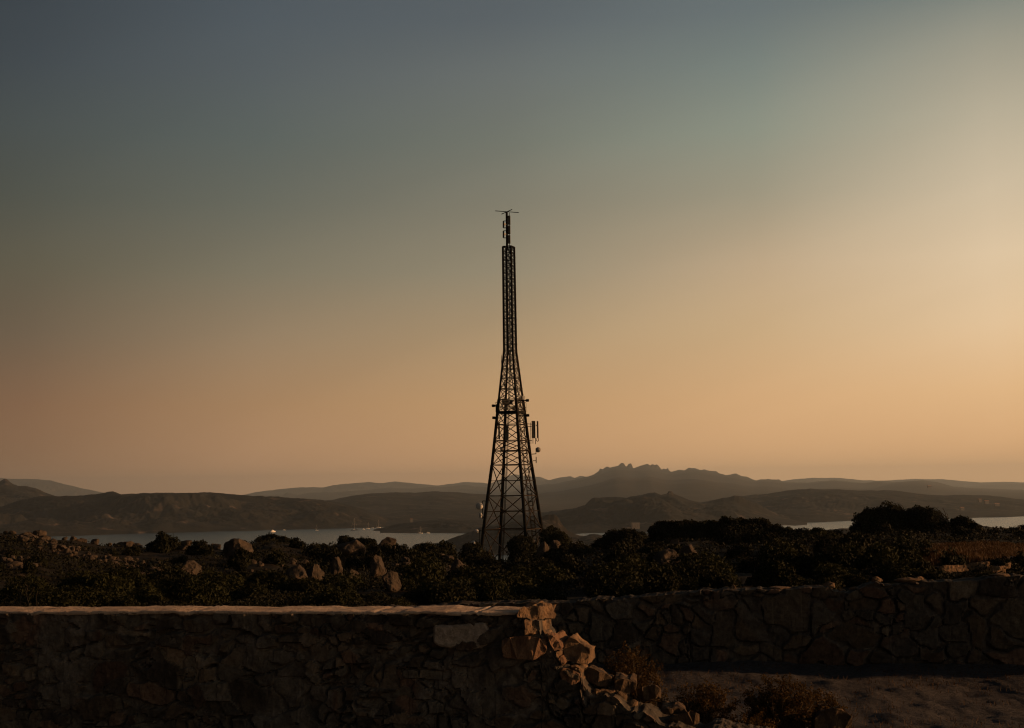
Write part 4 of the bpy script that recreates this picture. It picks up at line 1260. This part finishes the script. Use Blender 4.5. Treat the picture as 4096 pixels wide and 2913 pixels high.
# amplifier boxes crowding the platform
bm = bmesh.new()
for x, y, w_, h_, dy in ((520, 715, .40, .75, -.6), (560, 720, .35, .6, -.3), (605, 715, .3, .5, .2), (640, 790, .25, .45, .4), (545, 790, .3, .5, -.5)):
    box(bm, tp(*q2(x, y), dy), (w_, .3, h_), .3)
bevel_all(bm, .02)
tpart('equipment_box', bm, 'panel')
bm = bmesh.new(); box(bm, tp(*q2(735, 660), .3), (.20, .2, .42), .4); bevel_all(bm, .02); tpart('equipment_box', bm, 'panel')
bm = bmesh.new(); box(bm, tp(*q2(764, 658), .3), (.30, .14, .42), .2); bevel_all(bm, .02); tpart('equipment_box', bm, 'radome')
# panel antennas
def panel(x0, y0, x1, y1, fn, dep, arms, mat='panel', rz=.2):
    a, b_ = tp(*fn(x0, y0)), tp(*fn(x1, y1))
    c = (a + b_) / 2
    bm = bmesh.new(); box(bm, c, (abs(b_.x - a.x), dep, abs(a.z - b_.z)), rz); bevel_all(bm, .03)
    root = tpart('panel_antenna', bm, mat)
    bm = bmesh.new()
    for (sx_, sy_, ex, ey) in arms: bar(bm, tp(*fn(sx_, sy_), .05), tp(*fn(ex, ey), .1), .035, 5)
    o = tpart('bracket', bm, 'steel_dark', root)
panel(864, 950, 910, 1165, q2, .22, [(805, 985, 862, 990), (815, 1020, 862, 1018), (852, 970, 855, 1235), (830, 1195, 870, 1195), (880, 1165, 880, 1232), (912, 1165, 912, 1240)])
panel(928, 952, 950, 1165, q2, .2, [(912, 1000, 930, 1010), (920, 1165, 924, 1195), (924, 1195, 938, 1205), (938, 1205, 950, 1195), (950, 1195, 948, 1165)])
panel(446, 968, 468, 1180, q2, .2, [(440, 990, 470, 990), (468, 1180, 468, 1240), (450, 1150, 470, 1150)])
panel(528, 1010, 572, 1190, q2, .2, [(510, 1010, 575, 1010), (560, 1190, 575, 1195), (520, 985, 520, 1020)], 'panel')
# dishes
def dish(c, r, facing, arms, mat, drum=.25, ball=False):
    bm = bmesh.new()
    if ball:
        bmesh.ops.create_uvsphere(bm, u_segments=20, v_segments=12, radius=r, matrix=Matrix.Translation(c))
    else:
        d = Vector(facing).normalized()
        n_ = 20
        bar(bm, c - d * drum * .5, c + d * drum * .5, r * .97, n_)
        # convex radome on the front, shallow cone at the back
        q = d.to_track_quat('Z', 'Y').to_matrix().to_4x4()
        bmesh.ops.create_uvsphere(bm, u_segments=n_, v_segments=10, radius=r * .96, matrix=Matrix.Translation(c + d * drum * .5) @ q @ Matrix.Diagonal((1, 1, .3, 1)))
        bar(bm, c - d * (drum * .5 + r * .45), c - d * drum * .5, r * .3, n_, r * .95)
    root = tpart('dish_antenna', bm, mat, smooth=True)
    bm = bmesh.new()
    for a, b_ in arms: bar(bm, a, b_, .045, 5)
    tpart('bracket', bm, 'steel_dark', root)
dish(tp(*q2(945, 1310)), 33 / 3.1225 * PXM, (.5, -.8, 0), [(tp(*q2(865, 1365)), tp(*q2(920, 1360))), (tp(*q2(918, 1362)), tp(*q2(918, 1290)))], 'grey_dish', ball=True)
bm = bmesh.new(); bar(bm, tp(*q2(920, 1398)), tp(*q2(920, 1478)), .055, 6); bar(bm, tp(*q2(880, 1447)), tp(*q2(925, 1447)), .04, 5); tpart('dipole_antenna', bm, 'steel_dark')
pole = (tp(*q3(252, 635)), tp(*q3(252, 860)))
dish(tp(*q3(212, 702)), 44 / 3.1225 * PXM, (-.55, -.8, 0), [pole, (tp(*q3(252, 637)), tp(*q3(310, 640))), (tp(*q3(252, 845)), tp(*q3(300, 845)))], 'radome', .35)
dish(tp(*q3(224, 815)), 34 / 3.1225 * PXM, (-.95, -.2, 0), [(tp(*q3(235, 815)), tp(*q3(270, 850)))], 'radome', .2)
dish(tp(*q3(178, 1015)), 25 / 3.1225 * PXM, (-.3, -.9, 0), [(tp(*q3(190, 1010)), tp(*q3(270, 1012))), (tp(*q3(216, 1010)), tp(*q3(216, 1190)))], 'radome', ball=True)
dish(tp(*q3(135, 1165)), 30 / 3.1225 * PXM, (-.6, -.8, 0), [(tp(*q3(150, 1165)), tp(*q3(216, 1160)))], 'radome', .2)
dish(tp(*q3(850, 1112)), 20 / 3.1225 * PXM, (0, -1, 0), [(tp(*q3(850, 1112)), tp(*q3(820, 1130)))], 'radome', ball=True)
dish(tp(*q2(495, 1300)), 24 / 3.1225 * PXM, (.3, -.9, 0), [(tp(*q2(480, 1330)), tp(*q2(525, 1335))), (tp(*q2(475, 1335)), tp(*q2(520, 1440)))], 'grey_dish', .2)
# whip aerials
bm = bmesh.new(); bar(bm, tp(*q2(487, 130)), tp(*q2(487, 280)), .03, 5); bar(bm, tp(*q2(487, 205)), tp(*q2(520, 205)), .03, 5); bar(bm, tp(*q2(487, 195)), tp(*q2(487, 215)), .07, 6); tpart('whip_antenna', bm, 'steel_dark')
bm = bmesh.new(); bar(bm, tp(*q2(528, 440), -.5), tp(*q2(530, 568), -.5), .05, 5); bar(bm, tp(*q2(500, 500), -.5), tp(*q2(545, 490), -.5), .04, 5); tpart('whip_antenna', bm, 'steel_dark')
bm = bmesh.new(); bar(bm, tp(*q3(443, 960), .3), tp(*q3(445, 1040), .3), .03, 5); tpart('whip_antenna', bm, 'steel_dark')
# climbing pegs on the right leg
bm = bmesh.new()
for k in range(26):
    z = ZT - 1.2 - k * .72
    c = corner(1, z); bar(bm, c, c + Vector((.20, 0, 0)), .018, 4)
tpart('step_peg', bm, 'steel')
# top mast with stacked panels, drums and cross arms
bm = bmesh.new(); bar(bm, tp(*q1(414, 470)), tp(*q1(410, 112)), .13, 8); bar(bm, tp(*q1(436, 470)), tp(*q1(434, 118)), .04, 6); tpart('top_mast', bm, 'steel_dark')
for y0, y1 in ((147, 230), (238, 318), (328, 405)):
    panel(421, y0, 446, y1, q1, .25, [(415, y0 + 15, 425, y0 + 15), (415, y1 - 15, 425, y1 - 15)], 'panel', 0)
for y0, y1 in ((190, 266), (281, 359)):
    bm = bmesh.new()
    a, b_ = tp(*q1(373, (y0 + y1) / 2)), tp(*q1(388, (y0 + y1) / 2))
    bar(bm, a, b_, (y1 - y0 - 14) / 2 / 2.32 * PXM, 14, (y1 - y0) / 2 / 2.32 * PXM); 
    root = tpart('drum_antenna', bm, 'panel')
    bm = bmesh.new()
    for yy in (y0 + 6, y1 - 6): bar(bm, tp(*q1(385, yy)), tp(*q1(408, yy)), .05, 5)
    tpart('bracket', bm, 'steel_dark', root)
    bm = bmesh.new(); bar(bm, b_ + Vector((0, -.1, 0)), b_ + Vector((.20, -.14, 0)), .17, 8, .05); tpart('glint_cone', bm, 'radome', root)  # white cone added to stand in for a sun glint on the drum
bm = bmesh.new(); bar(bm, tp(*q1(303, 102)), tp(*q1(522, 118)), .045, 5); bar(bm, tp(*q1(363, 111), 1.35), tp(*q1(459, 111), -1.35), .05, 5); tpart('cross_arm', bm, 'steel_dark')

# ------------------------------------------------------------------ boats and far houses
def boat_hull(bm, L_, B_, Hh):
    st = [(-.5, .75, .9), (-.25, 1, .95), (.1, 1, 1), (.35, .65, 1.12), (.5, .05, 1.25)]
    ringv = []
    for x, w_, h_ in st:
        ringv.append([bm.verts.new((x * L_, y * B_ / 2 * w_, z * Hh * h_)) for y, z in ((-1, 1), (-.75, .3), (0, -.15), (.75, .3), (1, 1))])
    for a, b_ in zip(ringv[:-1], ringv[1:]):
        for i in range(4): bm.faces.new((a[i], a[i + 1], b_[i + 1], b_[i]))
        bm.faces.new((a[4], a[0], b_[0], b_[4]))
    bm.faces.new(ringv[0]); bm.faces.new(ringv[-1][::-1])
    bmesh.ops.recalc_face_normals(bm, faces=bm.faces)

def sea_at(px, py):
    u, v = ray(px, py); Y = -110 / v
    return Vector((u * Y, Y, SEA))

def motor_yacht(px, py, L_, label, rz):
    root = empty('motor_yacht', sea_at(px, py)); root.rotation_euler = (0, 0, rz)
    bm = bmesh.new(); boat_hull(bm, L_, L_ * .28, L_ * .11); link('hull', bm_mesh('hull', bm), MAT['white'], root)
    bm = bmesh.new(); box(bm, (-L_ * .06, 0, L_ * .16), (L_ * .5, L_ * .22, L_ * .10)); box(bm, (-L_ * .08, 0, L_ * .245), (L_ * .32, L_ * .18, L_ * .07)); bevel_all(bm, L_ * .01)
    cab = link('cabin', bm_mesh('cabin', bm), MAT['white'], root)
    bm = bmesh.new(); box(bm, (-L_ * .05, 0, L_ * .165), (L_ * .42, L_ * .2225, L_ * .03)); link('window', bm_mesh('window', bm), MAT['glass_dark'], cab)
    bm = bmesh.new(); bar(bm, (-L_ * .12, 0, L_ * .27), (-L_ * .16, 0, L_ * .38), L_ * .012, 5); link('mast', bm_mesh('mast', bm), MAT['white'], root)
    tag(root, label, 'boat', 'boats anchored in the strait')

def sail_boat(px, py, L_, mh, label, rz, dark=False):
    root = empty('sailing_boat', sea_at(px, py)); root.rotation_euler = (0, 0, rz)
    bm = bmesh.new(); boat_hull(bm, L_, L_ * .28, L_ * .09); link('hull', bm_mesh('hull', bm), MAT['steel_dark' if dark else 'white'], root)
    bm = bmesh.new(); box(bm, (0, 0, L_ * .12), (L_ * .35, L_ * .16, L_ * .05)); bevel_all(bm, L_ * .01); link('cabin', bm_mesh('cabin', bm), MAT['white'], root)
    bm = bmesh.new(); bar(bm, (L_ * .05, 0, 0), (L_ * .05, 0, mh), .22, 6, .14); bar(bm, (L_ * .05, 0, L_ * .2), (-L_ * .4, 0, L_ * .2), .22, 5)
    bar(bm, (L_ * .5, 0, L_ * .1), (L_ * .05, 0, mh * .97), .05, 4); bar(bm, (-L_ * .5, 0, L_ * .1), (L_ * .05, 0, mh), .05, 4)
    link('mast', bm_mesh('mast', bm), MAT['radome'], root)
    tag(root, label, 'boat', 'boats anchored in the strait')

motor_yacht(*z5((153, 622))[0], 20, 'bright white motor yacht on the open water, leftmost boat', .95)
motor_yacht(*z5((252, 606))[0], 9, 'small low motor boat just right of the bright yacht', .1)
sail_boat(*z5((541, 608))[0], 10, 17, 'small white sailing boat midway between the yacht and the tall mast', .2)
sail_boat(*z5((875, 606))[0], 21, 36, 'large dark hulled sailing boat with the tallest mast', .1, True)
motor_yacht(*z5((962, 598))[0], 8, 'small white boat right of the dark hulled sailing boat', .4)
sail_boat(*z5((1000, 592))[0], 12, 20, 'white sailing boat with a short mast near the low headland', .3)
motor_yacht(*z5((1041, 586))[0], 9, 'small motor boat between the two sailing boats near the headland', -.2)
sail_boat(*z5((1092, 584))[0], 16, 25, 'white sailing boat moored closest to the low headland tip', .15)
sail_boat(*z5((1465, 634))[0], 13, 18, 'sailing boat lying in front of the low headland', .2)
motor_yacht(*z5((1535, 632))[0], 10, 'small boat right of the one lying before the low headland', .2)

def house(px, py, Y, w_, d_, h_, label, flat=False, rz=.2):
    root = empty('house', at(px, py, Y)); root.rotation_euler = (0, 0, rz)
    bm = bmesh.new(); box(bm, (0, 0, h_ / 2 - 2), (w_, d_, h_ + 4)); link('wall', bm_mesh('wall', bm), MAT['plaster'], root)
    bm = bmesh.new()
    if flat: box(bm, (0, 0, h_ + .3), (w_ * 1.04, d_ * 1.04, .6))
    else:
        v = [bm.verts.new(q) for q in ((-w_ * .53, -d_ * .55, h_), (w_ * .53, -d_ * .55, h_), (w_ * .53, d_ * .55, h_), (-w_ * .53, d_ * .55, h_), (-w_ * .5, 0, h_ + d_ * .22), (w_ * .5, 0, h_ + d_ * .22))]
        for f in ((0, 1, 5, 4), (2, 3, 4, 5), (0, 4, 3), (1, 2, 5), (3, 2, 1, 0)): bm.faces.new([v[i] for i in f])
    link('roof', bm_mesh('roof', bm), MAT['roof' if not flat else 'plaster'], root)
    n_ = max(2, int(w_ / 4))
    for fl in range(max(1, int(h_ / 3.2))):
        for k in range(n_):
            bm = bmesh.new(); box(bm, (-w_ / 2 + (k + .5) * w_ / n_, -d_ / 2 - .02, 1.7 + fl * 3.1), (1.2, .2, 1.5)); link('window', bm_mesh('window', bm), MAT['glass_dark'], root)
    tag(root, label, 'house', 'far houses on the hills')
house(*z6((1100, 690))[0], 3620, 22, 10, 11, 'pale block shaped house low on the dark hill across the water', True)
house(*z6((1255, 718))[0], 3570, 5, 5, 13, 'narrow pale tower house at the shore right of the block shaped one', True)
house(*z7((1890, 458))[0], 5150, 13, 9, 7, 'bright house high on the far right hillside')
house(*z7((1950, 470))[0], 5100, 16, 9, 6, 'wide dim house right of the bright one on the far right hillside')
house(*z7((1730, 528))[0], 4700, 13, 9, 5, 'low house at mid height on the far right hillside')
house(*z7((2040, 492))[0], 5000, 18, 9, 5, 'long low house farthest right on the hillside')
house(*z7((1440, 332))[0], 8600, 22, 12, 8, 'tiny white house high on the second far ridge at the right')
house(*z5((1386, 522))[0], 3990, 8, 6, 5, 'lone little house on the ridge of the low headland')

# ------------------------------------------------------------------ haze
bm = bmesh.new()
x0, x1, y0, y1, zb, zt = -17000, 17000, -800, 32000, SEA - 8, 395
bmesh.ops.create_cube(bm, size=1, matrix=Matrix.Translation(((x0 + x1) / 2, (y0 + y1) / 2, (zb + zt) / 2)) @ Matrix.Diagonal((x1 - x0, y1 - y0, zt - zb, 1)))
hm = bpy.data.materials.new('haze_air'); hm.use_nodes = True
nt = hm.node_tree; nt.nodes.clear()
out = nt.nodes.new('ShaderNodeOutputMaterial'); pv = nt.nodes.new('ShaderNodeVolumePrincipled')
pv.inputs['Color'].default_value = (.64, .81, 1.0, 1); pv.inputs['Density'].default_value = 3.1e-5; pv.inputs['Anisotropy'].default_value = .35
nt.links.new(pv.outputs[0], out.inputs['Volume'])
o = link('haze', bm_mesh('haze', bm), hm)
tag(o, 'thin warm evening haze lying over sea and far hills', 'haze', kind='stuff')

# ------------------------------------------------------------------ light
SUN_AZ, SUN_EL = R(90), R(9.0)
sv = Vector((math.sin(SUN_AZ) * math.cos(SUN_EL), math.cos(SUN_AZ) * math.cos(SUN_EL), math.sin(SUN_EL)))
sd = bpy.data.lights.new('sun', 'SUN'); sd.energy = 5.0; sd.angle = R(1.2); sd.color = (1.0, .50, .20)
so = bpy.data.objects.new('sun', sd); COL.objects.link(so)
so.rotation_euler = sv.to_track_quat('Z', 'Y').to_euler()

w = bpy.data.worlds.new('World'); SC.world = w; w.use_nodes = True
nt = w.node_tree; N, L = nt.nodes, nt.links
bg = N['Background']
def lin(c): return tuple(((x / 255) / 12.92 if x / 255 <= .04045 else ((x / 255 + .055) / 1.055) ** 2.4) for x in c)
tc = N.new('ShaderNodeTexCoord'); sx = N.new('ShaderNodeSeparateXYZ'); L.new(tc.outputs['Generated'], sx.inputs[0])
def math_(op, *a, clamp=False):
    n = N.new('ShaderNodeMath'); n.operation = op; n.use_clamp = clamp
    for i, x in enumerate(a):
        if hasattr(x, 'is_output'): L.new(x, n.inputs[i])
        else: n.inputs[i].default_value = x
    return n.outputs[0]
el = math_('ARCSINE', sx.outputs[2])
elf = math_('DIVIDE', math_('MAXIMUM', el, 0.0), R(90))
# angle between the view direction's azimuth and the sun's azimuth
hx = math_('ADD', math_('MULTIPLY', sx.outputs[0], math.sin(SUN_AZ)), math_('MULTIPLY', sx.outputs[1], math.cos(SUN_AZ)))
hl = math_('SQRT', math_('ADD', math_('MULTIPLY', sx.outputs[0], sx.outputs[0]), math_('MULTIPLY', sx.outputs[1], sx.outputs[1])))
ang = math_('MULTIPLY', math_('ARCCOSINE', math_('DIVIDE', hx, math_('MAXIMUM', hl, 1e-4))), 180 / math.pi)
EL = (1.0, 3.5, 6.2, 8.8, 11.5, 14.0, 16.6, 18.7, 32, 60)
SKY = dict(
    far_left=[(142, 106, 77), (132, 99, 73), (110, 94, 75), (95, 90, 74), (80, 83, 75), (73, 80, 79), (65, 73, 78), (60, 68, 74), (42, 48, 57), (30, 34, 42)],
    left=[(185, 141, 103), (171, 133, 96), (149, 127, 100), (124, 117, 98), (103, 105, 94), (90, 98, 94), (84, 92, 95), (78, 87, 93), (50, 58, 68), (32, 37, 46)],
    mid=[(210, 160, 113), (198, 156, 110), (175, 148, 113), (149, 138, 115), (128, 124, 108), (114, 118, 108), (104, 110, 108), (90, 98, 102), (56, 64, 72), (34, 39, 48)],
    right=[(227, 175, 123), (220, 175, 126), (207, 175, 133), (192, 168, 136), (160, 152, 130), (140, 145, 130), (120, 130, 124), (104, 114, 115), (62, 71, 77), (36, 41, 50)],
    far_right=[(232, 178, 124), (233, 188, 137), (231, 199, 158), (226, 201, 166), (205, 188, 160), (185, 175, 152), (155, 152, 136), (120, 128, 122), (70, 78, 82), (38, 43, 52)],
    sun=[(222, 168, 106), (232, 182, 120), (234, 196, 142), (230, 202, 162), (208, 190, 160), (188, 177, 152), (158, 154, 136), (122, 130, 122), (70, 78, 82), (38, 43, 52)],
    back=[(30, 28, 28), (30, 28, 29), (29, 28, 30), (28, 28, 31), (27, 28, 31), (26, 28, 32), (26, 28, 32), (26, 28, 32), (26, 28, 33), (26, 28, 34)],
)
def sky_ramp(key):
    c = N.new('ShaderNodeValToRGB'); e = c.color_ramp.elements
    while len(e) < len(EL): e.new(.5)
    for i, (a, q) in enumerate(zip(EL, SKY[key])):
        e[i].position = a / 90; e[i].color = (*lin(q), 1)
    L.new(elf, c.inputs[0]); return c.outputs[0]
def blend(a0, a1, ca, cb):
    mr = N.new('ShaderNodeMapRange'); mr.inputs[1].default_value = a0; mr.inputs[2].default_value = a1; mr.clamp = True
    L.new(ang, mr.inputs[0])
    m = N.new('ShaderNodeMix'); m.data_type = 'RGBA'; L.new(mr.outputs[0], m.inputs[0]); L.new(ca, m.inputs[6]); L.new(cb, m.inputs[7])
    return m.outputs[2]
A = math.degrees(SUN_AZ)
c = blend(A - 30, A - 18.9, sky_ramp('sun'), sky_ramp('far_right'))
c = blend(A - 18.9, A - 10, c, sky_ramp('right'))
c = blend(A - 10, A, c, sky_ramp('mid'))
c = blend(A, A + 10.2, c, sky_ramp('left'))
c = blend(A + 10.2, A + 18.8, c, sky_ramp('far_left'))
c = blend(A + 18.8, 125, c, sky_ramp('back'))
# faint slanting veils of high cloud
cmb = N.new('ShaderNodeCombineXYZ')
L.new(math_('ADD', math_('MULTIPLY', sx.outputs[0], 2.2), math_('MULTIPLY', sx.outputs[2], .7)), cmb.inputs[0])
L.new(math_('SUBTRACT', math_('MULTIPLY', sx.outputs[2], 16.0), math_('MULTIPLY', sx.outputs[0], 4.6)), cmb.inputs[1])
L.new(math_('MULTIPLY', sx.outputs[1], 2.0), cmb.inputs[2])
cn = N.new('ShaderNodeTexNoise'); cn.inputs['Scale'].default_value = 1.3; cn.inputs['Detail'].default_value = 5; cn.inputs['Roughness'].default_value = .45
L.new(cmb.outputs[0], cn.inputs['Vector'])
cf = math_('MULTIPLY_ADD', math_('SUBTRACT', cn.outputs['Fac'], .5), .12, 1.0)
cv = N.new('ShaderNodeVectorMath'); cv.operation = 'SCALE'; L.new(c, cv.inputs[0]); L.new(cf, cv.inputs['Scale']); c = cv.outputs[0]
sk = N.new('ShaderNodeTexSky'); sk.sky_type = 'NISHITA'; sk.sun_disc = False; sk.sun_elevation = SUN_EL; sk.sun_rotation = SUN_AZ
sk.air_density = 1.0; sk.dust_density = 2.0
sc_ = N.new('ShaderNodeVectorMath'); sc_.operation = 'SCALE'; sc_.inputs['Scale'].default_value = .0003
L.new(sk.outputs[0], sc_.inputs[0])
ad = N.new('ShaderNodeVectorMath'); ad.operation = 'ADD'; L.new(c, ad.inputs[0]); L.new(sc_.outputs[0], ad.inputs[1])
L.new(ad.outputs[0], bg.inputs['Color']); bg.inputs['Strength'].default_value = 1.0

# ------------------------------------------------------------------ render settings
SC.view_settings.view_transform = 'Standard'; SC.view_settings.look = 'None'
SC.view_settings.exposure = 0; SC.view_settings.gamma = 1
SC.render.engine = 'CYCLES'
SC.cycles.max_bounces = 6; SC.cycles.diffuse_bounces = 3; SC.cycles.volume_bounces = 0
SC.cycles.use_denoising = True
SC.cycles.filter_width = 1.15
SC.render.resolution_x, SC.render.resolution_y = 1024, 728
